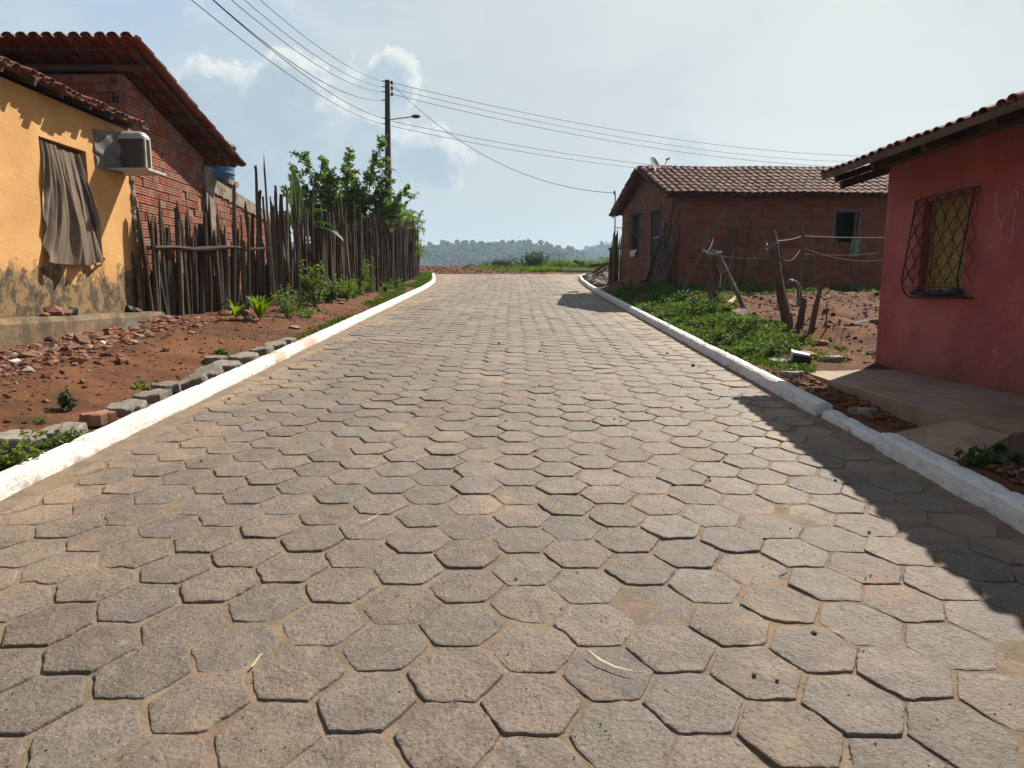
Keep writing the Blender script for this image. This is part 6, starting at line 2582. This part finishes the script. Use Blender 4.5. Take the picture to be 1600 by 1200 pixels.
def plants():
    broadleaf('broadleaf_plant', 'bright green plant with long pointed leaves at the foot of the stick fence', -4.28, 11.35, 26, m_leaf, .58, .062)
    broadleaf('broadleaf_plant', 'single curly light green leaf plant left of the pointed leaf plant by the fence', -4.60, 11.15, 5, m_leaf_b, .46, .12)
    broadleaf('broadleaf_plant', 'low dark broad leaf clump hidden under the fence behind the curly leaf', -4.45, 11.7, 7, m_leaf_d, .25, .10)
    herb('small_herb', 'small dark green bushy seedling alone on the left red dirt', -3.80, 5.62, .20, 7, 16, .055, .028, m_leaf_d, spread=.05)
    herb('kerb_weed', 'dense weed clump at the lower left photo edge against the kerb', -3.38, 4.22, .17, 26, 22, .045, .026, m_leaf, spread=.26, upright=.9)
    herb('kerb_weed', 'trailing weed over the nearest loose blocks behind the left kerb', -3.32, 4.72, .13, 18, 16, .042, .024, m_leaf, spread=.22)
    herb('kerb_weed', 'tiny green sprig beside the second grey block', -3.72, 6.62, .06, 6, 8, .06, .04, m_leaf_b, spread=.10)
    herb('kerb_weed', 'low round leaved sprig on the dirt near the end of the block row', -3.78, 8.6, .06, 7, 8, .07, .05, m_leaf_b, spread=.12)
    herb('kerb_weed', 'tiny pale sprig left of the reddish block', -3.75, 5.2, .05, 4, 6, .03, .015, m_weed, spread=.04)
    herb('fence_weed', 'leafy climbing weed low on the fence nearest the pointed leaf plant', -4.12, 12.3, .45, 16, 18, .06, .035, m_leaf, spread=.30)
    herb('fence_weed', 'trailing low weed on the dirt below the fence', -3.95, 12.8, .22, 16, 14, .06, .035, m_leaf, spread=.34)
    herb('fence_weed', 'tall leafy weed against the fence middle with round leaves', -4.28, 14.5, .95, 20, 26, .085, .05, m_leaf, spread=.30)
    herb('fence_weed', 'bushy weed at the fence foot right of the tall leafy weed', -4.16, 15.4, .55, 16, 22, .08, .045, m_leaf, spread=.30)
    herb('fence_weed', 'light yellowish green weed clump at the fence foot', -4.02, 16.4, .60, 14, 20, .09, .030, m_leaf_b, spread=.28)
    herb('fence_weed', 'slender tall weed stalk against the far half of the fence', -3.98, 18.6, 1.25, 9, 30, .10, .030, m_leaf_b, spread=.16)
    herb('fence_weed', 'small weed at the fence foot beyond the slender stalk', -3.9, 20.5, .30, 12, 14, .08, .04, m_leaf, spread=.3)
    for (x, y, h, sp, n, m, lab) in ((-4.35, 12.9, .5, .25, 12, m_leaf, 'scruffy weed between the trailing weed and the fence stakes'), (-4.22, 13.5, .4, .3, 14, m_leaf_d, 'dark scruffy weed at the fence foot before the tall leafy weed'),
                              (-4.1, 17.4, .5, .3, 13, m_leaf_b, 'pale scruffy weed between the yellowish clump and the slender stalk'), (-3.95, 22.5, .4, .35, 14, m_leaf, 'weed clump on the grass near the far half of the fence'),
                              (-4.9, 11.9, .25, .25, 10, m_leaf_d, 'low dark weed under the first fence stakes')):
        herb('fence_weed', lab, x, y, h, n, 16, .075, .04, m, spread=sp)
    for k in range(16):
        y = rs.uniform(8.2, 15.5)
        x = float(rk(y)) + .25 + rs.uniform(0, 1.0)
        herb('yard_weed', 'taller leafy tuft among the low weeds behind the right kerb', x, y, rs.uniform(.16, .34), 8, 13, rs.uniform(.05, .09), rs.uniform(.025, .05), rs.choice([0, 1, 2]) and m_weed or m_leaf_d,
             spread=rs.uniform(.08, .2), group='taller tufts in the yard weeds')
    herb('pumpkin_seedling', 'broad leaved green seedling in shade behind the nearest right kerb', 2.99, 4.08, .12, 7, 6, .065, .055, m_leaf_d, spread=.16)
    herb('pumpkin_seedling', 'smaller seedling beside the cement edge right of the broad leaved seedling', 3.14, 4.10, .13, 5, 5, .075, .060, m_leaf_d, spread=.10)
    # bushes on the crest
    for (x, y, h, w, m, lab, n) in ((1.35, 41.5, .95, .95, m_leaf_d, 'rounded dark green feathery bush on the crest at the end of the road', 120),
                                    (-.9, 41.8, .40, .9, m_leaf_d, 'low olive scrub on the crest left of the feathery bush', 60),
                                    (3.0, 40.6, .55, 1.0, m_leaf_b, 'bright green weed mound right of the feathery bush', 90),
                                    (4.7, 40.0, .60, 1.1, m_leaf_b, 'bright green weed mound beside the bare grey kerb', 90),
                                    (6.3, 41.0, .80, 1.2, m_leaf_b, 'green weed mound farthest right behind the stick gate', 80)):
        z = G(x, y)
        T = thing('bush', lab, 'bush', (x, y, z))
        wood = MB()
        lv = Leaves()
        for k in range(n):
            s0 = np.array((x + rs.normal(0, w * .35), y + rs.normal(0, .35), z + rs.uniform(0, h * .25)))
            rr = max(0, 1 - ((s0[0] - x) / (w * 1.3)) ** 2)
            e = s0 + np.array((rs.normal(0, .25) + (s0[0] - x) * .4, rs.normal(0, .2), h * rr * rs.uniform(.4, 1.0) + .06))
            spray(lv, wood, s0, e, 26, .10, .032, r0=.008, droop=.1)
        part(wood, 'stem', m_bark, T)
        part(lv.mesh(), 'foliage', m, T)
    # dead branches
    for (x, y, n, h, lab) in ((-.6, 41.2, 26, .75, 'tangle of bare dead branches on the crest left of the feathery bush'), (2.4, 42.0, 14, 1.1, 'bare twigs sticking up right behind the feathery bush'),
                              (-2.9, 41.5, 4, .55, 'thin lone twig weed on the crest left of the dead branches')):
        z = G(x, y)
        mb = MB()
        for k in range(n):
            s0 = np.array((x + rs.normal(0, .35), y + rs.normal(0, .2), z + .02))
            e = s0 + np.array((rs.normal(.25, .5), rs.normal(0, .2), rs.uniform(.2, 1) * h))
            m = (s0 + e) / 2 + rs.normal(0, .10, 3)
            mb.tube([s0, m, e], [.016, .012, .006], 5)
            for q in range(3):
                b = m + (e - m) * rs.rand()
                mb.tube([b, b + rs.normal(0, .16, 3) + np.array((.05, 0, .08))], [.007, .003], 4)
        tag(_build(mb, 'dead_branches', m_dead, None), lab, 'branches')
    mb = MB()
    z = G(4.2, 39.6)
    mb.tube([(3.6, 39.6, z + .60), (3.9, 39.6, z + .52), (4.15, 39.6, z + .42), (4.3, 39.6, z + .30)], [.05, .11, .10, .06], 7, rough=.3)
    mb.tube([(3.85, 39.6, z + .50), (4.25, 39.6, z + .58)], [.04, .02], 5)
    tag(_build(mb, 'tree_stump', m_dead, None), 'black twisted stump showing above the weed mounds at the road end', 'stump')
    mb = MB()
    mb.tube([(4.5, 39.4, z + .28), (5.2, 39.4, z + .40), (5.9, 39.4, z + .46)], [.06, .09, .07], 7, rough=.25)
    tag(_build(mb, 'fallen_log', m_dead, None), 'dark fallen log in the weeds left of the stick gate', 'log')
    # dead twisted twigs by the forked post
    mb = MB()
    z = G(5.0, 16.6)
    for k in range(4):
        pts = [np.array((4.95 + .06 * k, 16.6, z))]
        for q in range(5):
            pts.append(pts[-1] + np.array((rs.normal(0, .05), rs.normal(0, .03), .14)))
        mb.tube(pts, [.010, .009, .008, .007, .005, .003], 4)
    tag(_build(mb, 'dry_twigs', m_straw, None), 'thin dry twigs rising right of the forked branch post', 'twigs')
    mb = MB()
    for (dx, dy, h) in ((0, 0, .22), (.1, .05, .12), (-.08, .03, .15)):
        x, y = 4.62 + dx, 9.35 + dy
        mb.tube([(x, y, G(x, y)), (x + .04, y, G(x, y) + h)], [.005, .003], 4)
    tag(_build(mb, 'dry_twigs', m_dead, None), 'short dry sprigs at the right of the stumps', 'twigs')


plants()


def ground_cover():
    def leafmass(name, label, n, region, hfun, ll, lw, mat, cat, dens):
        lv = Leaves()
        k = 0
        tries = 0
        while k < n and tries < n * 14:
            tries += 1
            x, y = region()
            d = dens(x, y)
            if rs.rand() > d:
                continue
            z = G(x, y)
            hh = hfun(x, y) * (.4 + .6 * d)
            sc = 1 + .04 * max(0, y - 10)
            for q in range(6):
                p = np.array((x + rs.normal(0, .03), y + rs.normal(0, .03), z + hh * rs.uniform(.05, 1)))
                lv.add(p, rdir(.25), rdir(1.2), ll * sc * rs.uniform(.5, 1.2), lw * sc * rs.uniform(.6, 1.2))
            k += 1
        tag(_build(lv.mesh(), name, mat, None), label, cat, kind='stuff')

    def dens_r(x, y):
        # thick along the kerb, thinning into bare red earth on the mound
        r = float(rk(y)) + .18
        d = x - r
        if d < 0:
            return 0
        n = float(vnoise(x * 1.6 + 5, y * 1.1))
        n2 = float(vnoise(x * 5 + 15, y * 4.1))
        wd = np.interp(y, [7.6, 8.5, 10, 12, 14, 17, 20], [.9, 1.5, 1.25, .95, 1.6, 1.6, 1.0])
        v = (1 - sstep(d, wd * .55, wd * 1.25)) * (.35 + .65 * sstep(n, .25, .55)) * (.35 + .65 * n2)
        if y > 8.8 and x < 4.2:
            v *= 1.0
        if x > 3.4 and y < 8.3:
            v *= .15
        if d < .35 and 8.0 < y < 17:
            v = max(v, .75 * float(sstep(vnoise(y * 1.7, 3.3), .15, .4)))
        n3 = float(vnoise(x * 2.7 + 40, y * 2.2 + 7))
        v *= .12 + .88 * float(sstep(n3, .28, .48))
        return float(np.clip(v, 0, 1))
    leafmass('ground_weeds', 'low green weeds filling the yard edge behind the right kerb', 6800, lambda: (rs.uniform(2.87, 4.9), rs.uniform(7.5, 21)), lambda x, y: .05 + .12 * float(vnoise(x * 3, y * 3)), .055, .034, m_weed, 'weeds', dens_r)
    leafmass('ground_weeds', 'thin strip of weeds at the foot of the long brick wall', 1700, lambda: (rs.uniform(4.4, 13), rs.uniform(15.2, 17.9)), lambda x, y: .09, .05, .03, m_weed, 'weeds',
             lambda x, y: float(sstep(vnoise(x * .9 + 2, y * .8), .42, .62)) * float(sstep(y, 15.0, 16.2)))

    def grass(name, label, n, region, dens, h, mat):
        mb = MB()
        V = []
        F = []
        b = 0
        k = 0
        tries = 0
        while k < n and tries < n * 14:
            tries += 1
            x, y = region()
            if rs.rand() > dens(x, y):
                continue
            z = G(x, y)
            sc = 1 + .03 * max(0, y - 10)
            for q in range(5):
                px, py = x + rs.normal(0, .03), y + rs.normal(0, .03)
                a = rs.uniform(0, 6.28)
                w = .006 * sc
                hh = h * rs.uniform(.4, 1.1) * (1 + .01 * y)
                lx, ly = rs.normal(0, .45, 2) * hh
                V += [(px - w * math.cos(a), py - w * math.sin(a), z - .01), (px + w * math.cos(a), py + w * math.sin(a), z - .01), (px + lx * .5 + w * .5, py + ly * .5, z + hh * .6), (px + lx, py + ly, z + hh * .85)]
                F += [(b, b + 1, b + 2), (b, b + 2, b + 3)]
                b += 4
            k += 1
        mb.v = [np.array(V)]
        mb.f = F
        mb.mi = [0] * len(F)
        mb.nv = b
        tag(_build(mb, name, mat, None), label, 'grass', kind='stuff')

    def dl(x, y):
        d = float(lk(y)) - .17 - x
        if d < 0.0:
            return 0
        n = float(vnoise(x * 2 + 8, y * .9))
        wd = np.interp(y, [9, 12, 15, 18, 22, 35], [.12, .28, .30, .45, 1.2, 1.6])
        n2 = float(vnoise(x * 5 + 3, y * 2.9))
        return float((1 - sstep(d, wd * .6, wd * 1.3)) * sstep(n, .3, .6) * (.15 + .85 * sstep(n2, .3, .6)) * sstep(y, 9.5, 12))
    grass('grass', 'green grass strip between the left kerb and the fence', 7000, lambda: (rs.uniform(-5.6, -3.2), rs.uniform(9.5, 36)), dl, .07, m_weed)
    grass('grass', 'sparse grass blades scattered in the right yard weeds', 2600, lambda: (rs.uniform(2.9, 5.0), rs.uniform(7.5, 18)), dens_r, .10, m_weed)
    grass('grass', 'grass on the crest behind the end of the road', 5200, lambda: (rs.uniform(-2, 9), rs.uniform(38.8, 43.5)),
          lambda x, y: float(sstep(x + rs.normal(0, .6), .2, 2.6)) * .9 + .05, .22, m_leaf_b)


ground_cover()


# ================================================================ the far wooded hills
def hills():
    def ridge1(x):
        px = 800 + x / 900.0 * 1040
        yy = np.interp(px, [300, 660, 700, 740, 775, 800, 830, 860, 885, 900, 930, 1000, 1300], [386, 386, 384, 383, 380, 381, 384, 386, 392, 398, 404, 410, 410])
        return 1.5 + (458 - yy) / 1040 * 900

    def ridge2(x):
        px = 800 + x / 1250.0 * 1040
        yy = np.interp(px, [300, 860, 885, 900, 915, 940, 960, 1000, 1200], [396, 396, 396, 393, 388, 383, 381, 380, 386])
        return 1.5 + (458 - yy) / 1040 * 1250
    for (Y, rf, span, lab) in ((900, ridge1, 520, 'nearer long wooded ridge across the valley'), (1250, ridge2, 700, 'farther wooded hill rising to the right across the valley')):
        xs = np.linspace(-span, span, 100)
        ts = np.linspace(0, 1, 26)
        P = np.zeros((len(ts), len(xs), 3))
        for i, t in enumerate(ts):
            y = Y - 330 + t * 560
            prof_ = sstep(t, 0, .58) if t < .58 else 1 - .5 * sstep(t, .58, 1)
            z = -32 + (rf(xs) - 7 + 32) * prof_
            z = z + fbm(xs / 70 + i * .3, xs * 0 + y / 80, 3) * 12 * min(1, t * 3)
            P[i, :, 0] = xs
            P[i, :, 1] = y
            P[i, :, 2] = np.minimum(z, rf(xs) - 4)
        mb = MB()
        mb.grid(P)
        o = struct(mb, 'hills', m_hill, smooth=True, label=lab)
        # canopy
        n = 9500 if Y == 900 else 6000
        ph = (1 + 5 ** 0.5) / 2
        ico = np.array([(-1, ph, 0), (1, ph, 0), (-1, -ph, 0), (1, -ph, 0), (0, -1, ph), (0, 1, ph), (0, -1, -ph), (0, 1, -ph), (ph, 0, -1), (ph, 0, 1), (-ph, 0, -1), (-ph, 0, 1)]) / 1.9
        # subdivide once for lumpier crowns
        vs = [tuple(v) for v in ico]
        fs = []
        cache = {}

        def midp(a, b):
            key = (min(a, b), max(a, b))
            if key not in cache:
                m = (np.array(vs[a]) + np.array(vs[b])) / 2
                m = m / np.linalg.norm(m)
                vs.append(tuple(m))
                cache[key] = len(vs) - 1
            return cache[key]
        for (a, b, c) in ICOF:
            ab, bc, ca = midp(a, b), midp(b, c), midp(c, a)
            fs += [(a, ab, ca), (b, bc, ab), (c, ca, bc), (ab, bc, ca)]
        vs = np.array(vs)
        nvs = len(vs)
        V = np.zeros((n, nvs, 3))
        k = 0
        lim = span * .62
        while k < n:
            x = rs.uniform(-lim, lim)
            t = rs.uniform(.05, .62)
            y = Y - 330 + t * 560
            z = -32 + (float(rf(x)) - 7 + 32) * float(sstep(t, 0, .58))
            z = min(z, float(rf(x)) - 4)
            s_ = rs.uniform(1.8, 4.2) * (1.3 if rs.rand() < .05 else 1)
            q = vs * (1 + rs.uniform(-.28, .28, (nvs, 1))) * np.array((s_, s_, s_ * rs.uniform(.7, 1.15)))
            tall = 2.5 + (rs.uniform(2, 7) if rs.rand() < .08 else 0)
            V[k] = q + np.array((x, y, z + tall))
            k += 1
        F = []
        fa = np.array(fs)
        allf = (fa[None, :, :] + (np.arange(n) * nvs)[:, None, None]).reshape(-1, 3)
        mb = MB()
        mb.v = [V.reshape(-1, 3)]
        mb.nv = n * nvs
        mb.f = [tuple(f) for f in allf.tolist()]
        mb.mi = [0] * len(mb.f)
        tag(_build(mb, 'forest', m_hill, None), 'forest canopy covering the ' + lab.replace(' across the valley', ''), 'forest', kind='stuff')


hills()


def haze():
    mb = MB()
    mb.box(-2700, 2700, -70, 2700, -45, 112)
    m = bpy.data.materials.new('haze_air')
    m.use_nodes = True
    nt = m.node_tree
    nt.nodes.clear()
    out = nt.nodes.new('ShaderNodeOutputMaterial')
    v = nt.nodes.new('ShaderNodeVolumePrincipled')
    v.inputs['Color'].default_value = (.58, .78, .97, 1)
    v.inputs['Density'].default_value = .00036
    v.inputs['Anisotropy'].default_value = .2
    nt.links.new(v.outputs[0], out.inputs['Volume'])
    o = _build(mb, 'haze', m, None)
    o['kind'] = 'stuff'
    o['label'] = 'pale blue air haze between the road and the hills'
    o['category'] = 'haze'
    o.display_type = 'WIRE'


haze()
